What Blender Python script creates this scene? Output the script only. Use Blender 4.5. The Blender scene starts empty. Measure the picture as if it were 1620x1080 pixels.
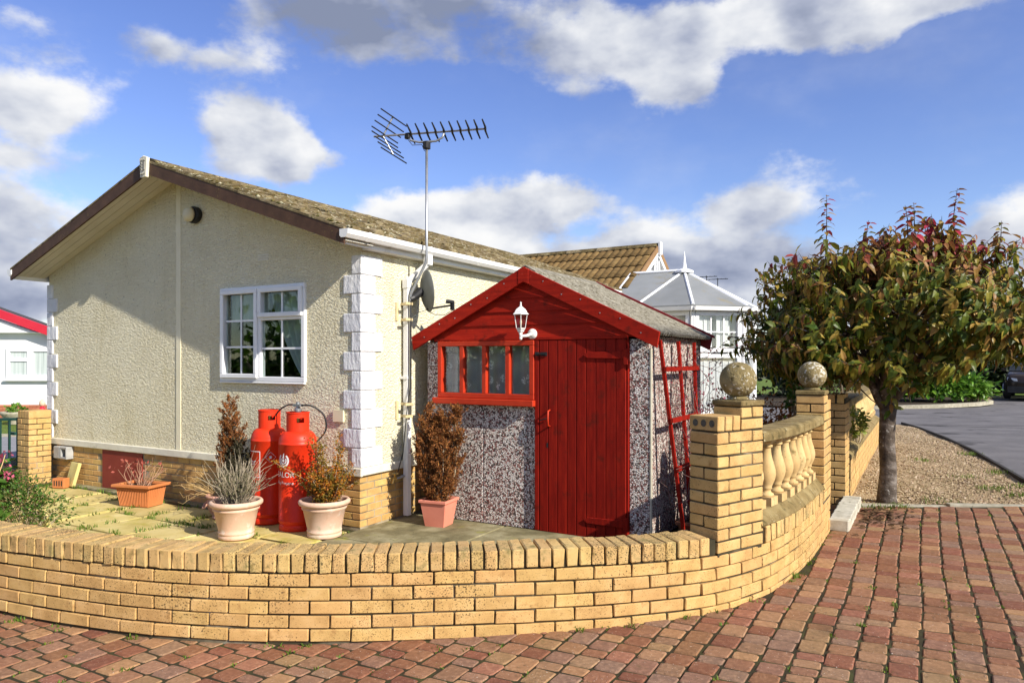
import bpy, bmesh, math, random
import numpy as np
from mathutils import Vector, Matrix, Euler
R = math.radians
rng = np.random.default_rng(7)
random.seed(7)
S = bpy.context.scene
COL = S.collection

# ------------------------------------------------------------------ camera
cd = bpy.data.cameras.new('camera'); cam = bpy.data.objects.new('camera', cd); COL.objects.link(cam)
cam.location = (0, 0, 1.55); cam.rotation_euler = (R(90), 0, R(30))
cd.sensor_width = 36; cd.lens = 25.0; cd.shift_y = 0.0185
cd.clip_start = 0.05; cd.clip_end = 3000
S.camera = cam
# ------------------------------------------------------------------ sun, exposure
TO_SUN = Vector((4.6, -1.0, 3.0)).normalized()
sd = bpy.data.lights.new('sun', 'SUN'); sun = bpy.data.objects.new('sun', sd); COL.objects.link(sun)
sd.energy = 5.0; sd.angle = R(0.5); sd.color = (1.0, 0.93, 0.82)
sun.rotation_euler = (-TO_SUN).to_track_quat('-Z', 'Y').to_euler()
sun.location = (30, -10, 25)
S.view_settings.view_transform = 'Standard'; S.view_settings.look = 'None'
S.view_settings.exposure = 0.56; S.view_settings.gamma = 1; S.view_settings.use_curve_mapping = False
S.render.engine = 'CYCLES'
S.cycles.max_bounces = 8; S.cycles.transparent_max_bounces = 24

# ------------------------------------------------------------------ node helper
class NT:
    def __init__(s, tree): s.t = tree
    def n(s, typ, ins=None, **props):
        x = s.t.nodes.new('ShaderNode' + typ)
        for k, v in props.items(): setattr(x, k, v)
        for k, v in (ins or {}).items():
            sock = x.inputs[k]
            if isinstance(v, bpy.types.NodeSocket): s.t.links.new(v, sock)
            else: sock.default_value = v
        return x
    def m(s, op, a, b=None, c=None, clamp=False):
        ins = {0: a}
        if b is not None: ins[1] = b
        if c is not None: ins[2] = c
        return s.n('Math', ins, operation=op, use_clamp=clamp).outputs[0]
    def ramp(s, fac, stops, interp='LINEAR'):
        x = s.n('ValToRGB', {0: fac}); cr = x.color_ramp; cr.interpolation = interp
        while len(cr.elements) > 1: cr.elements.remove(cr.elements[-1])
        for i, (p, c) in enumerate(stops):
            e = cr.elements[0] if i == 0 else cr.elements.new(p)
            e.position = p; e.color = (*c, 1) if len(c) == 3 else c
        return x.outputs[0]
    def mix(s, fac, a, b, mode='MIX'):
        x = s.n('Mix', data_type='RGBA', blend_type=mode)
        for i, v in ((0, fac), (6, a), (7, b)):
            if isinstance(v, bpy.types.NodeSocket): s.t.links.new(v, x.inputs[i])
            else: x.inputs[i].default_value = v if i == 0 else ((*v, 1) if len(v) == 3 else v)
        return x.outputs[2]
    def noise(s, vec, scale, detail=4, rough=.55, dist=0, d='3D'):
        return s.n('TexNoise', {'Vector': vec, 'Scale': scale, 'Detail': detail, 'Roughness': rough, 'Distortion': dist}, noise_dimensions=d).outputs[0]
    def mr(s, v, a, b, c=0., d=1., smooth=True):
        return s.n('MapRange', {0: v, 1: a, 2: b, 3: c, 4: d}, interpolation_type='SMOOTHSTEP' if smooth else 'LINEAR').outputs[0]

# ------------------------------------------------------------------ world: sky with clouds
W = bpy.data.worlds.new('World'); S.world = W; W.use_nodes = True
W.node_tree.nodes.clear(); w = NT(W.node_tree)
sky = w.n('TexSky', sky_type='NISHITA', sun_disc=False, sun_elevation=math.asin(TO_SUN.z),
          sun_rotation=math.atan2(TO_SUN.x, TO_SUN.y), altitude=0, air_density=1.0, dust_density=0.15, ozone_density=2.5)
skyc = w.n('HueSaturation', {'Hue': .522, 'Saturation': 1.14, 'Value': 1.66, 'Color': sky.outputs[0]}).outputs[0]
tc = w.n('TexCoord').outputs['Generated']
sx = w.n('SeparateXYZ', {0: tc})
az = w.m('ARCTAN2', sx.outputs[0], sx.outputs[1]); el = w.m('ARCSINE', sx.outputs[2])
CL = [(-1.15, .370, .06, .030, .5, .3), (-1.11, .282, .075, .036, .95, .25), (-1.112, .170, .105, .036, .9, .3),
      (-.872, .292, .072, .046, 1.05, .1), (-.825, .262, .055, .026, .85, .2), (-.942, .368, .05, .02, .35, .1), (-.841, .372, .07, .02, .4, .1),
      (-.742, .455, .22, .055, .95, 1.0), (-.639, .405, .08, .022, .42, .2), (-.356, .425, .105, .045, 1.0, .25), (-.296, .364, .062, .032, .95, .1),
      (-.151, .423, .12, .036, 1.05, .2), (-.006, .408, .13, .027, 1.05, .15), (-.60, .205, .13, .036, 1.0, .2), (-.46, .218, .075, .028, .9, .2), (-.70, .185, .06, .03, .8, .2), (-.50, .15, .12, .022, .7, .3), (-.36, .165, .06, .02, .6, .2),
      (-.206, .190, .11, .045, 1.05, .1), (-.25, .128, .19, .03, .95, .5), (-1.0, .075, .22, .04, .8, .3), (-.60, .09, .22, .035, .8, .3), (-.10, .075, .25, .035, .8, .35), (.30, .07, .3, .04, .8, .4), (-1.13, .225, .06, .02, .6, .2), (-.99, .385, .05, .02, .5, .2), (.10, .155, .075, .035, .9, .2), (-1.054, .232, .03, .015, .4, .1),
      (-1.124, .085, .10, .035, .85, .5), (-.444, .364, .03, .013, .3, .1), (.35, .25, .12, .05, .9, .3), (.25, .12, .15, .04, .9, .5), (-1.4, .2, .15, .06, 1., .4)]
wob = w.n('VectorMath', {0: w.n('TexNoise', {'Vector': tc, 'Scale': 9., 'Detail': 5, 'Roughness': .6}).outputs['Color'], 1: (.5, .5, .5)}, operation='SUBTRACT').outputs[0]
wsep = w.n('SeparateXYZ', {0: wob})
azw = w.m('MULTIPLY_ADD', wsep.outputs[0], .10, az); elw = w.m('MULTIPLY_ADD', wsep.outputs[1], .06, el)
def gsum(azn, eln):
    dens = None; dark = None; vp_ = None
    for a, e, wa, we, amp, dk in CL:
        u = w.m('DIVIDE', w.m('SUBTRACT', azn, a), wa * 1.10); v = w.m('DIVIDE', w.m('SUBTRACT', eln, e), we * 1.10)
        q = w.m('ADD', w.m('MULTIPLY', u, u), w.m('MULTIPLY', v, v))
        g = w.m('MULTIPLY', w.m('POWER', 2.718, w.m('MULTIPLY', q, -1.)), amp)
        dens = g if dens is None else w.m('ADD', dens, g)
        gv_ = w.m('MULTIPLY', g, v); vp_ = gv_ if vp_ is None else w.m('ADD', vp_, gv_)
        if dk > .45:
            gd = w.m('MULTIPLY', g, dk); dark = gd if dark is None else w.m('ADD', dark, gd)
    return dens, dark, vp_
dens, dark, vpos = gsum(azw, elw)
stv = w.n('Mapping', {'Vector': tc, 'Scale': (1, 1, 1.7)}).outputs[0]
f1 = w.noise(stv, 6.2, 11, .60)
g1_ = w.noise(stv, 5.5, 5, .5); g2_ = w.noise(w.n('Mapping', {'Vector': stv, 'Location': (.030, -.006, .040)}).outputs[0], 5.5, 5, .5)
# beyond the part of the sky in view: the same kind of broken cloud
cov = w.noise(stv, 2.2, 3, .5)
outm = w.mr(w.m('ABSOLUTE', w.m('ADD', az, .52)), .75, 1.0)
covm = w.m('MULTIPLY', w.mr(cov, .46, .66), w.m('MAXIMUM', outm, w.mr(el, .5, .65)))
dens = w.m('ADD', dens, covm)
body = w.m('MULTIPLY_ADD', w.m('SUBTRACT', f1, .5), 2.3, dens)
alpha = w.m('POWER', w.mr(body, .30, .82), 1.1)
veil = w.m('MULTIPLY', w.mr(w.noise(stv, 2.4, 6, .6), .46, .85), .32)
alpha = w.m('MAXIMUM', alpha, veil)
alpha = w.m('MULTIPLY', alpha, w.mr(el, -.02, .03))
lit = w.m('MULTIPLY_ADD', w.m('SUBTRACT', g1_, g2_), 2.3, .60)
lit = w.m('ADD', lit, w.m('MULTIPLY', vpos, .30))
lit = w.m('ADD', lit, w.m('MULTIPLY', w.m('SUBTRACT', w.noise(stv, 21, 4, .5), .5), .30))
lit = w.m('SUBTRACT', lit, w.m('MULTIPLY', dark, .62), clamp=True)
ccol = w.ramp(lit, [(0, (2.3, 2.7, 3.9)), (.3, (4.0, 4.4, 5.6)), (.58, (6.3, 6.6, 7.3)), (.85, (8.4, 8.5, 8.7)), (1, (9.0, 9.0, 9.0))])
allc = w.mix(alpha, skyc, ccol)
bg = w.n('Background', {'Color': allc, 'Strength': .074})
out = w.n('OutputWorld', {0: bg.outputs[0]})

# ------------------------------------------------------------------ materials
MATS = {}
def mat(name, cols, scale=8., detail=4, rough=.75, bump=0., bscale=60., bdist=.004, rnd=.1, hue=.0, metal=0., specks=(), spec=.25, rndcols=None, rgh=.55, stretch=None, bstretch=None, coord='geo', trans=0., sat=1., sub=0.):
    if name in MATS: return MATS[name]
    M = bpy.data.materials.new(name); M.use_nodes = True; M.node_tree.nodes.clear(); t = NT(M.node_tree)
    g = t.n('NewGeometry'); oi = t.n('ObjectInfo')
    vec = g.outputs['Position'] if coord == 'geo' else t.n('TexCoord').outputs['Object']
    v1 = t.n('Mapping', {'Vector': vec, 'Scale': stretch}).outputs[0] if stretch else vec
    r1 = t.m('FRACT', t.m('ADD', oi.outputs['Random'], g.outputs['Random Per Island']))
    nz = t.noise(v1, scale, detail, rgh)
    c = t.ramp(t.mr(nz, .25, .75, smooth=False), cols)
    if rndcols:
        rc = t.ramp(r1, rndcols, 'LINEAR')
        c = t.mix(.55, c, rc)
    r2 = t.m('FRACT', t.m('MULTIPLY', r1, 7.31))
    c = t.n('HueSaturation', {'Hue': t.m('MULTIPLY_ADD', t.m('SUBTRACT', r2, .5), hue, .5), 'Saturation': sat, 'Value': t.m('MULTIPLY_ADD', t.m('SUBTRACT', r1, .5), 2 * rnd, 1.), 'Color': c}).outputs[0]
    for sp in specks:
        col, sc, lo, hi = sp[:4]
        n2 = t.noise(vec, sc, 3, .6)
        if len(sp) > 4:   # patchy: (patch scale, gain)
            n2 = t.m('MULTIPLY_ADD', t.m('SUBTRACT', t.noise(vec, sp[4], 4, .6), .5), sp[5], n2)
        c = t.mix(t.mr(n2, lo, hi), c, col)
    b = t.n('BsdfPrincipled', {'Base Color': c, 'Roughness': rough, 'Metallic': metal, 'Specular IOR Level': spec})
    if bump:
        bv = t.n('Mapping', {'Vector': vec, 'Scale': bstretch}).outputs[0] if bstretch else vec
        bn = t.noise(bv, bscale, 5, .6)
        t.t.links.new(t.n('Bump', {'Strength': bump, 'Distance': bdist, 'Height': bn}).outputs[0], b.inputs['Normal'])
    sh = b.outputs[0]
    if trans:
        tr = t.n('BsdfTranslucent', {'Color': c})
        sh = t.n('MixShader', {0: trans, 1: sh, 2: tr.outputs[0]}).outputs[0]
    t.n('OutputMaterial', {0: sh})
    MATS[name] = M
    return M

def glass(name, tint=(.9, .95, .95), refl=1., op=.12):
    M = bpy.data.materials.new(name); M.use_nodes = True; M.node_tree.nodes.clear(); t = NT(M.node_tree)
    g = t.n('NewGeometry')
    c = t.m('ABSOLUTE', t.n('VectorMath', {0: g.outputs['Normal'], 1: g.outputs['Incoming']}, operation='DOT_PRODUCT').outputs['Value'])
    f = t.m('MULTIPLY_ADD', t.m('POWER', t.m('SUBTRACT', 1., c), 5.), .9 * refl, op, clamp=True)
    s = t.n('MixShader', {0: f, 1: t.n('BsdfTransparent', {'Color': (*tint, 1)}).outputs[0], 2: t.n('BsdfGlossy', {'Roughness': .02, 'Color': (.9, .9, .9, 1)}).outputs[0]})
    t.n('OutputMaterial', {0: s.outputs[0]})
    return M

DK = (.030, .024, .014); MOSS = (.045, .055, .012)
brick_m = mat('buff_brick', [(0, (.42, .25, .088)), (.5, (.525, .325, .12)), (1, (.60, .39, .165))], 9, 5, .82, .5, 140, .003, rnd=.075, hue=.010,
              specks=[((.36, .20, .07), 19, .54, .80), ((.13, .075, .028), 150, .60, .68, 2.2, .25), ((.05, .035, .016), 105, .63, .73, 1.2, .62)])
coping_m = mat('weathered_coping_brick', [(0, (.38, .245, .09)), (.5, (.51, .335, .13)), (1, (.60, .425, .19))], 9, 5, .85, .6, 120, .003, rnd=.10, hue=.012,
               specks=[((.26, .18, .06), 22, .54, .74), ((.05, .038, .018), 130, .55, .68, 2.6, .50), ((.17, .14, .045), 9, .53, .80)])
pier_m = mat('pier_brick', [(0, (.43, .258, .09)), (.5, (.52, .33, .125)), (1, (.59, .39, .165))], 9, 5, .82, .5, 140, .003, rnd=.065, hue=.010,
             specks=[((.36, .21, .07), 19, .55, .80), ((.13, .08, .03), 150, .61, .69, 2.5, .25), ((.05, .036, .016), 100, .65, .74, 1.6, .5)])
mortar_m = mat('mortar', [(0, (.022, .018, .010)), (.5, (.05, .04, .022)), (.75, (.16, .135, .09)), (1, (.42, .38, .30))], 2.6, 6, .95, .6, 160, .003, rnd=0,
               specks=[((.03, .035, .012), 9, .55, .75)])
mortar_dark_m = mat('mouldy_mortar', [(0, (.020, .018, .010)), (.6, (.05, .042, .022)), (1, (.13, .11, .06))], 6, 5, .95, .6, 160, .003, rnd=0)
paver_m = mat('block_paver', [(0, (.085, .050, .028)), (.5, (.23, .120, .064)), (1, (.43, .255, .145))], 38, 7, .82, 1., 110, .006, rnd=.22, hue=.015,
              rndcols=[(0, (.25, .080, .043)), (.14, (.31, .105, .055)), (.28, (.30, .135, .06)), (.42, (.40, .25, .12)), (.52, (.29, .105, .062)), (.66, (.23, .12, .07)), (.78, (.20, .125, .095)), (.88, (.38, .22, .095)), (1, (.25, .095, .058))],
              specks=[((.10, .055, .03), 30, .60, .80, 3., .3), ((.60, .52, .43), 110, .66, .72), ((.07, .075, .02), 7, .64, .85), ((.10, .062, .036), 1.6, .50, .95)])
joint_m = mat('mossy_joint_soil', [(0, (.020, .016, .008)), (.5, (.040, .033, .015)), (1, (.06, .070, .016))], 6, 5, .98, .8, 90, .006, rnd=0)
render_m = None
white_m = mat('white_upvc', [(0, (.74, .75, .76)), (1, (.82, .83, .84))], 3, 3, .35, rnd=.0)
gutter_m = mat('white_gutter_plastic', [(0, (.72, .72, .70)), (1, (.82, .82, .80))], 2.5, 4, .32, rnd=0, specks=[((.45, .43, .36), 5, .62, .9)])
quoin_m = mat('white_painted_stone', [(0, (.60, .60, .62)), (1, (.78, .78, .78))], 5, 5, .75, 1., 20, .022, rnd=.04, bstretch=(1, 1, .45), specks=[((.48, .47, .45), 11, .60, .85)])
trim_m = mat('cream_painted_trim', [(0, (.62, .58, .46)), (1, (.74, .71, .58))], 6, 5, .8, .5, 30, .004, rnd=0, specks=[((.36, .34, .24), 8, .60, .85)])
barge_m = mat('brown_bargeboard_paint', [(0, (.055, .028, .016)), (1, (.10, .052, .030))], 9, 5, .65, .3, 40, rnd=0, specks=[((.30, .24, .05), 60, .66, .72, 5., .35), ((.32, .30, .24), 90, .71, .76)])
soffit_m = mat('soffit_board_paint', [(0, (.60, .57, .47)), (1, (.68, .65, .55))], 3, 3, .6, rnd=.02)
tile_m = mat('mossy_concrete_tile', [(0, (.085, .062, .03)), (.45, (.17, .125, .058)), (.75, (.25, .20, .095)), (1, (.35, .31, .19))], 9, 7, .92, .6, 45, .012, rnd=.12,
             specks=[((.36, .34, .22), 36, .62, .72, 6., .3), ((.055, .05, .012), 20, .58, .72), ((.30, .22, .05), 48, .66, .76)])
# shade painted into the roll troughs and row laps, mixed with dirt and moss
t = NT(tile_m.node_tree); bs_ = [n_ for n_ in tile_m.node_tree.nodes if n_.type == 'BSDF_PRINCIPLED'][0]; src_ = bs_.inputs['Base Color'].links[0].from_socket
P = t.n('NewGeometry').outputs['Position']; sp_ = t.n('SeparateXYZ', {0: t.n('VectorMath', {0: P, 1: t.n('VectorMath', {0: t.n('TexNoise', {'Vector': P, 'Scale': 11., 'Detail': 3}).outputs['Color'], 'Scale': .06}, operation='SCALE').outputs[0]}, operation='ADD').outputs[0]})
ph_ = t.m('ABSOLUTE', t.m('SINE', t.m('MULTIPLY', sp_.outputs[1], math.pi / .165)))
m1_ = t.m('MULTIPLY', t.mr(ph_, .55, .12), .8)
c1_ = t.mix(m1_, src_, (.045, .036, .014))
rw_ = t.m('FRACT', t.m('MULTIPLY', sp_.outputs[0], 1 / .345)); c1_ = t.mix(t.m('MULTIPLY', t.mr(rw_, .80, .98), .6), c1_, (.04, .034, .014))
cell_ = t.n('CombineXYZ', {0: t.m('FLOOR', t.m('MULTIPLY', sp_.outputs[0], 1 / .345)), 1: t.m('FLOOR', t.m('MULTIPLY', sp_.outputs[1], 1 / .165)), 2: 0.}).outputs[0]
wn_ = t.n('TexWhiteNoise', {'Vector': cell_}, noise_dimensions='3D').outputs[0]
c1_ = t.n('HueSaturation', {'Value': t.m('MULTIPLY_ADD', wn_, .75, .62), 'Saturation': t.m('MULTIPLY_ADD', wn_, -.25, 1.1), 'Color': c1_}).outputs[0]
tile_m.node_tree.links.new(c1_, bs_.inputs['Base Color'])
tile_clean_m = mat('brown_concrete_tile', [(0, (.12, .07, .026)), (.5, (.185, .115, .042)), (1, (.26, .175, .07))], 9, 6, .9, .5, 60, .006, rnd=.14, specks=[((.10, .09, .03), 14, .58, .8), ((.36, .32, .2), 60, .72, .8)])
red_m = mat('red_painted_wood', [(0, (.16, .006, .0025)), (.5, (.235, .009, .004)), (1, (.31, .015, .005))], 5, 6, .68, .35, 16, .004, rnd=.08, stretch=(6, 6, .7), bstretch=(5, 5, .6), spec=.12, specks=[((.12, .010, .005), 9, .52, .80, 2.5, .3), ((.44, .05, .03), 40, .68, .80, 3., .3)])
redh_m = mat('red_painted_board', [(0, (.22, .009, .004)), (.5, (.31, .013, .005)), (1, (.39, .020, .007))], 5, 6, .68, .35, 16, .004, rnd=.10, stretch=(.7, 6, 6), bstretch=(.6, 5, 6), spec=.12, specks=[((.12, .010, .005), 9, .52, .80, 2.5, .3), ((.44, .05, .03), 40, .68, .80, 3., .3)])
orange_m = mat('orange_red_window_paint', [(0, (.40, .026, .007)), (1, (.50, .040, .011))], 8, 4, .5, .2, 30, rnd=.03, spec=.25)
redroof_m = mat('dark_red_barge_paint', [(0, (.16, .014, .014)), (1, (.24, .022, .02))], 8, 4, .6, .3, 30, rnd=.03)
corr_m = mat('weathered_cement_sheet', [(0, (.10, .088, .06)), (.5, (.22, .20, .15)), (1, (.38, .36, .29))], 16, 8, .95, 1., 50, .012, rnd=.03, specks=[((.06, .05, .02), 26, .57, .70), ((.48, .47, .40), 60, .63, .72)])
cyl_m = mat('red_cylinder_paint', [(0, (.60, .026, .007)), (1, (.70, .042, .010))], 4, 5, .42, .15, 30, rnd=0, specks=[((.34, .02, .010), 18, .66, .8), ((.20, .05, .025), 55, .70, .78, 3., .4), ((.74, .30, .22), 75, .72, .78)])
print_m = mat('white_print', [(0, (.72, .68, .66)), (1, (.82, .80, .78))], 20, 3, .5, rnd=0)
terr_m = mat('pale_terracotta', [(0, (.60, .38, .26)), (.5, (.68, .46, .33)), (1, (.74, .55, .42))], 5, 6, .8, .3, 60, rnd=.03, specks=[((.74, .66, .56), 9, .55, .8), ((.34, .24, .16), 14, .62, .82), ((.30, .30, .18), 5, .66, .85)])
pinkpot_m = mat('salmon_plastic', [(0, (.62, .21, .14)), (1, (.70, .26, .18))], 5, 4, .5, rnd=.02)
trough_m = mat('terracotta_plastic', [(0, (.50, .17, .055)), (1, (.58, .21, .075))], 5, 4, .5, rnd=.02, specks=[((.30, .13, .06), 15, .66, .8)])
browntrough_m = mat('brown_plastic', [(0, (.16, .060, .030)), (1, (.22, .085, .045))], 5, 4, .45, rnd=.02)
soil_m = mat('potting_soil', [(0, (.02, .015, .01)), (1, (.07, .05, .03))], 40, 4, .98, .8, 90, .01, rnd=0)
steel_m = mat('galvanised_steel', [(0, (.28, .29, .30)), (1, (.40, .41, .42))], 12, 4, .42, rnd=0, metal=.75)
dark_m = mat('black_plastic', [(0, (.012, .012, .013)), (1, (.03, .03, .032))], 10, 3, .45, rnd=0)
grey_m = mat('grey_plastic', [(0, (.30, .30, .29)), (1, (.42, .42, .40))], 8, 3, .5, rnd=0)
dish_m = mat('grey_dish_paint', [(0, (.13, .14, .13)), (1, (.20, .21, .19))], 8, 4, .5, rnd=0)
brass_m = mat('brass', [(0, (.55, .36, .10)), (1, (.65, .45, .15))], 8, 3, .35, rnd=0, metal=.9)
stone_m = mat('lichened_cast_stone', [(0, (.10, .072, .026)), (.45, (.20, .145, .058)), (1, (.31, .245, .115))], 8, 7, .92, .8, 70, .008, rnd=.06, specks=[((.42, .37, .24), 60, .66, .74, 5., .5), ((.07, .055, .018), 19, .54, .74)])
ball_m = mat('lichened_stone_ball', [(0, (.11, .085, .034)), (.45, (.22, .17, .075)), (1, (.34, .28, .15))], 9, 7, .92, 1., 55, .010, rnd=.05, specks=[((.54, .51, .42), 46, .57, .65, 6., .7), ((.06, .048, .018), 24, .56, .74)])
bal_m = mat('sandstone_baluster', [(0, (.42, .27, .11)), (.5, (.54, .375, .165)), (1, (.62, .46, .23))], 6, 5, .85, .3, 60, rnd=.07, specks=[((.20, .145, .05), 12, .56, .78), ((.10, .08, .03), 45, .64, .74)])
slab_m = mat('yellow_paving_slab', [(0, (.36, .29, .09)), (.45, (.51, .415, .15)), (1, (.64, .54, .25))], 3.4, 6, .88, .5, 50, .006, rnd=.10, hue=.015, specks=[((.36, .31, .05), 5, .52, .8), ((.12, .11, .03), 22, .66, .8)])
conc_m = mat('algae_concrete', [(0, (.08, .072, .036)), (.45, (.19, .165, .085)), (1, (.36, .33, .20))], 4.5, 7, .9, .6, 60, .006, rnd=.04, specks=[((.26, .26, .05), 4, .58, .78), ((.035, .03, .015), 30, .62, .78)])
kerb_m = mat('pale_concrete_kerb', [(0, (.26, .235, .17)), (1, (.44, .41, .32))], 12, 6, .92, .5, 60, rnd=.05, specks=[((.10, .09, .05), 25, .62, .8)])
stepw_m = mat('whitewashed_brick', [(0, (.36, .33, .25)), (1, (.60, .57, .47))], 14, 5, .85, .6, 60, .006, rnd=.06, specks=[((.22, .20, .13), 22, .60, .78)])
asphalt_m = mat('asphalt', [(0, (.10, .095, .095)), (1, (.185, .175, .172))], 1.4, 8, .9, .7, 90, .008, rnd=0, specks=[((.26, .25, .24), 120, .64, .72), ((.06, .056, .055), .9, .58, .66)])
gravel_m = mat('pea_gravel', [(0, (.20, .135, .07)), (.5, (.40, .29, .16)), (1, (.56, .45, .30))], 70, 3, .9, 1., 60, .02, rnd=0, specks=[((.07, .05, .03), 60, .60, .75)])
pebble_m = mat('pebble', [(0, (.20, .13, .07)), (1, (.42, .32, .2))], 40, 3, .8, rnd=.3, hue=.03, rndcols=[(0, (.14, .095, .05)), (.3, (.40, .305, .165)), (.6, (.50, .40, .27)), (.85, (.27, .19, .10)), (1, (.62, .54, .42))])
ground_m = mat('rough_ground', [(0, (.05, .06, .02)), (1, (.11, .11, .045))], 1.5, 6, .95, .6, 20, .02, rnd=0)
lawn_m = mat('lawn', [(0, (.07, .12, .015)), (1, (.15, .21, .03))], 4, 6, .9, .8, 60, .03, rnd=0)
grass_m = mat('grass_blade', [(0, (.08, .14, .015)), (1, (.16, .24, .03))], 6, 3, .6, rnd=.25, hue=.04, trans=.3)
timber_m = mat('dark_timber_edging', [(0, (.02, .018, .016)), (1, (.05, .045, .038))], 9, 4, .9, .4, 40, rnd=0)
gate_m = mat('dark_green_paint', [(0, (.010, .040, .032)), (1, (.016, .055, .045))], 8, 3, .4, rnd=0)
bark_m = mat('cherry_bark', [(0, (.035, .027, .020)), (.5, (.085, .065, .05)), (1, (.22, .19, .165))], 7, 7, .8, 1., 28, .02, rnd=0, stretch=(1, 1, 1.8), specks=[((.38, .36, .33), 24, .62, .74, 3., .4)])
twig_m = mat('dry_twig', [(0, (.22, .17, .11)), (1, (.42, .35, .24))], 14, 3, .85, rnd=.25)
straw_m = mat('straw_stem', [(0, (.40, .26, .11)), (1, (.56, .40, .19))], 14, 3, .8, rnd=.2)
lav_m = mat('grey_lavender_stem', [(0, (.22, .18, .12)), (1, (.42, .36, .26))], 14, 3, .85, rnd=.3, hue=.02)
lavleaf_m = mat('grey_green_leaf', [(0, (.07, .075, .035)), (1, (.17, .155, .08))], 14, 3, .8, rnd=.3, trans=.15)
brownleaf_m = mat('dead_conifer_leaf', [(0, (.11, .042, .014)), (.5, (.22, .085, .024)), (1, (.34, .14, .038))], 11, 3, .8, rnd=.35, hue=.02, trans=.15)
darkcon_m = mat('dull_conifer_leaf', [(0, (.03, .03, .018)), (1, (.075, .062, .03))], 11, 3, .8, rnd=.35, trans=.1)
berb_m = mat('orange_green_leaf', [(0, (.09, .10, .018)), (.45, (.22, .14, .02)), (.6, (.40, .15, .018)), (1, (.50, .17, .02))], 13, 2, .55, rnd=.3, hue=.03, trans=.25)
green_m = mat('green_leaf', [(0, (.03, .085, .012)), (1, (.10, .19, .025))], 9, 2, .45, rnd=.35, hue=.03, trans=.25)
laurel_m = mat('laurel_leaf', [(0, (.055, .15, .014)), (1, (.17, .31, .035))], 5, 2, .35, rnd=.35, hue=.03, trans=.25)
hedge_m = mat('dark_hedge_leaf', [(0, (.010, .020, .007)), (1, (.028, .045, .012))], 2, 3, .6, rnd=.4, trans=.15)
pink_m = mat('pink_petal', [(0, (.42, .06, .12)), (1, (.62, .14, .22))], 20, 2, .5, rnd=.3, trans=.2)
wine_m = mat('wine_red_leaf', [(0, (.12, .012, .03)), (1, (.22, .03, .06))], 20, 2, .55, rnd=.35, trans=.2)
lilac_m = mat('lilac_grey_leaf', [(0, (.42, .40, .46)), (1, (.62, .60, .68))], 20, 2, .7, rnd=.25)
redbrick_m = mat('red_brick', [(0, (.38, .13, .07)), (1, (.50, .19, .10))], 7, 4, .85, .4, 90, rnd=.12)
whitewall_m = mat('white_render', [(0, (.74, .74, .72)), (1, (.82, .82, .80))], 3, 4, .85, .4, 60, rnd=0)
redtrim_m = mat('red_fascia', [(0, (.50, .020, .04)), (1, (.58, .03, .05))], 3, 3, .5, rnd=0)
dark_in_m = mat('dark_interior', [(0, (.02, .02, .02)), (1, (.05, .045, .04))], 3, 3, .9, rnd=0)
net_m = mat('net_curtain', [(0, (.60, .64, .62)), (1, (.76, .80, .78))], 6, 3, .9, rnd=0, trans=.4)
blind_m = mat('white_vertical_blind', [(0, (.70, .71, .72)), (1, (.80, .81, .82))], 6, 3, .8, rnd=.05, trans=.3)
poly_m = mat('polycarbonate_sheet', [(0, (.20, .21, .205)), (1, (.27, .28, .28))], 2, 5, .45, rnd=.10, specks=[((.24, .21, .13), 3.2, .55, .8)])
car_m = mat('bronze_car_paint', [(0, (.055, .042, .036)), (1, (.065, .05, .042))], 2, 2, .22, rnd=0, metal=.5)
bluecar_m = mat('blue_car_paint', [(0, (.02, .05, .30)), (1, (.025, .06, .34))], 2, 2, .22, rnd=0, metal=.3)
tyre_m = mat('tyre_rubber', [(0, (.012, .012, .012)), (1, (.025, .025, .025))], 9, 3, .85, rnd=0)
rim_m = mat('alloy_rim', [(0, (.45, .45, .46)), (1, (.55, .55, .56))], 9, 3, .3, rnd=0, metal=.8)
slate_m = mat('dark_roof_tile', [(0, (.045, .042, .042)), (1, (.075, .07, .068))], 6, 4, .85, .4, 30, rnd=0)
cream_m = mat('cream_plastic', [(0, (.66, .60, .40)), (1, (.74, .68, .48))], 6, 3, .45, rnd=0)
bracket_m = mat('cream_painted_bracket', [(0, (.52, .42, .22)), (1, (.62, .52, .30))], 12, 4, .7, rnd=0, specks=[((.25, .16, .07), 30, .64, .8)])
lantern_m = mat('white_lantern_paint', [(0, (.72, .71, .67)), (1, (.82, .81, .78))], 20, 3, .4, rnd=0, specks=[((.40, .36, .28), 60, .68, .8)])
glass_m = glass('window_glass', (.86, .91, .89), 1., .05)
cglass_m = glass('clear_glass', (.97, .98, .975), 1., .04)
lglass_m = glass('lantern_glass', (.80, .81, .79), .6, .03)

# cream wall render: rows of coarse stipple
M = bpy.data.materials.new('cream_textured_render'); M.use_nodes = True; M.node_tree.nodes.clear(); t = NT(M.node_tree)
g = t.n('NewGeometry'); P = g.outputs['Position']
base = t.ramp(t.noise(P, 1.6, 6, .6), [(.25, (.74, .67, .46)), (.5, (.80, .74, .535)), (.8, (.83, .78, .585))])
base = t.mix(t.mr(t.noise(t.n('Mapping', {'Vector': P, 'Scale': (3, 3, .35)}).outputs[0], 2.2, 5, .6), .53, .80), base, (.64, .565, .35))
wv = t.n('Mapping', {'Vector': P, 'Scale': (1, 1, 1.75)}).outputs[0]
n1 = t.noise(wv, 32, 3, .5, .5); n2 = t.noise(wv, 90, 3, .6)
h = t.m('ADD', t.mr(n1, .36, .64), t.m('MULTIPLY', n2, .25))
pit_shade = t.m('MULTIPLY', t.mr(n1, .37, .29), .62)  # small shadows of the stipple, darkened into the wall colour
base = t.mix(pit_shade, base, (.26, .215, .12))
b = t.n('BsdfPrincipled', {'Base Color': base, 'Roughness': .88, 'Specular IOR Level': .25})
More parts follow.
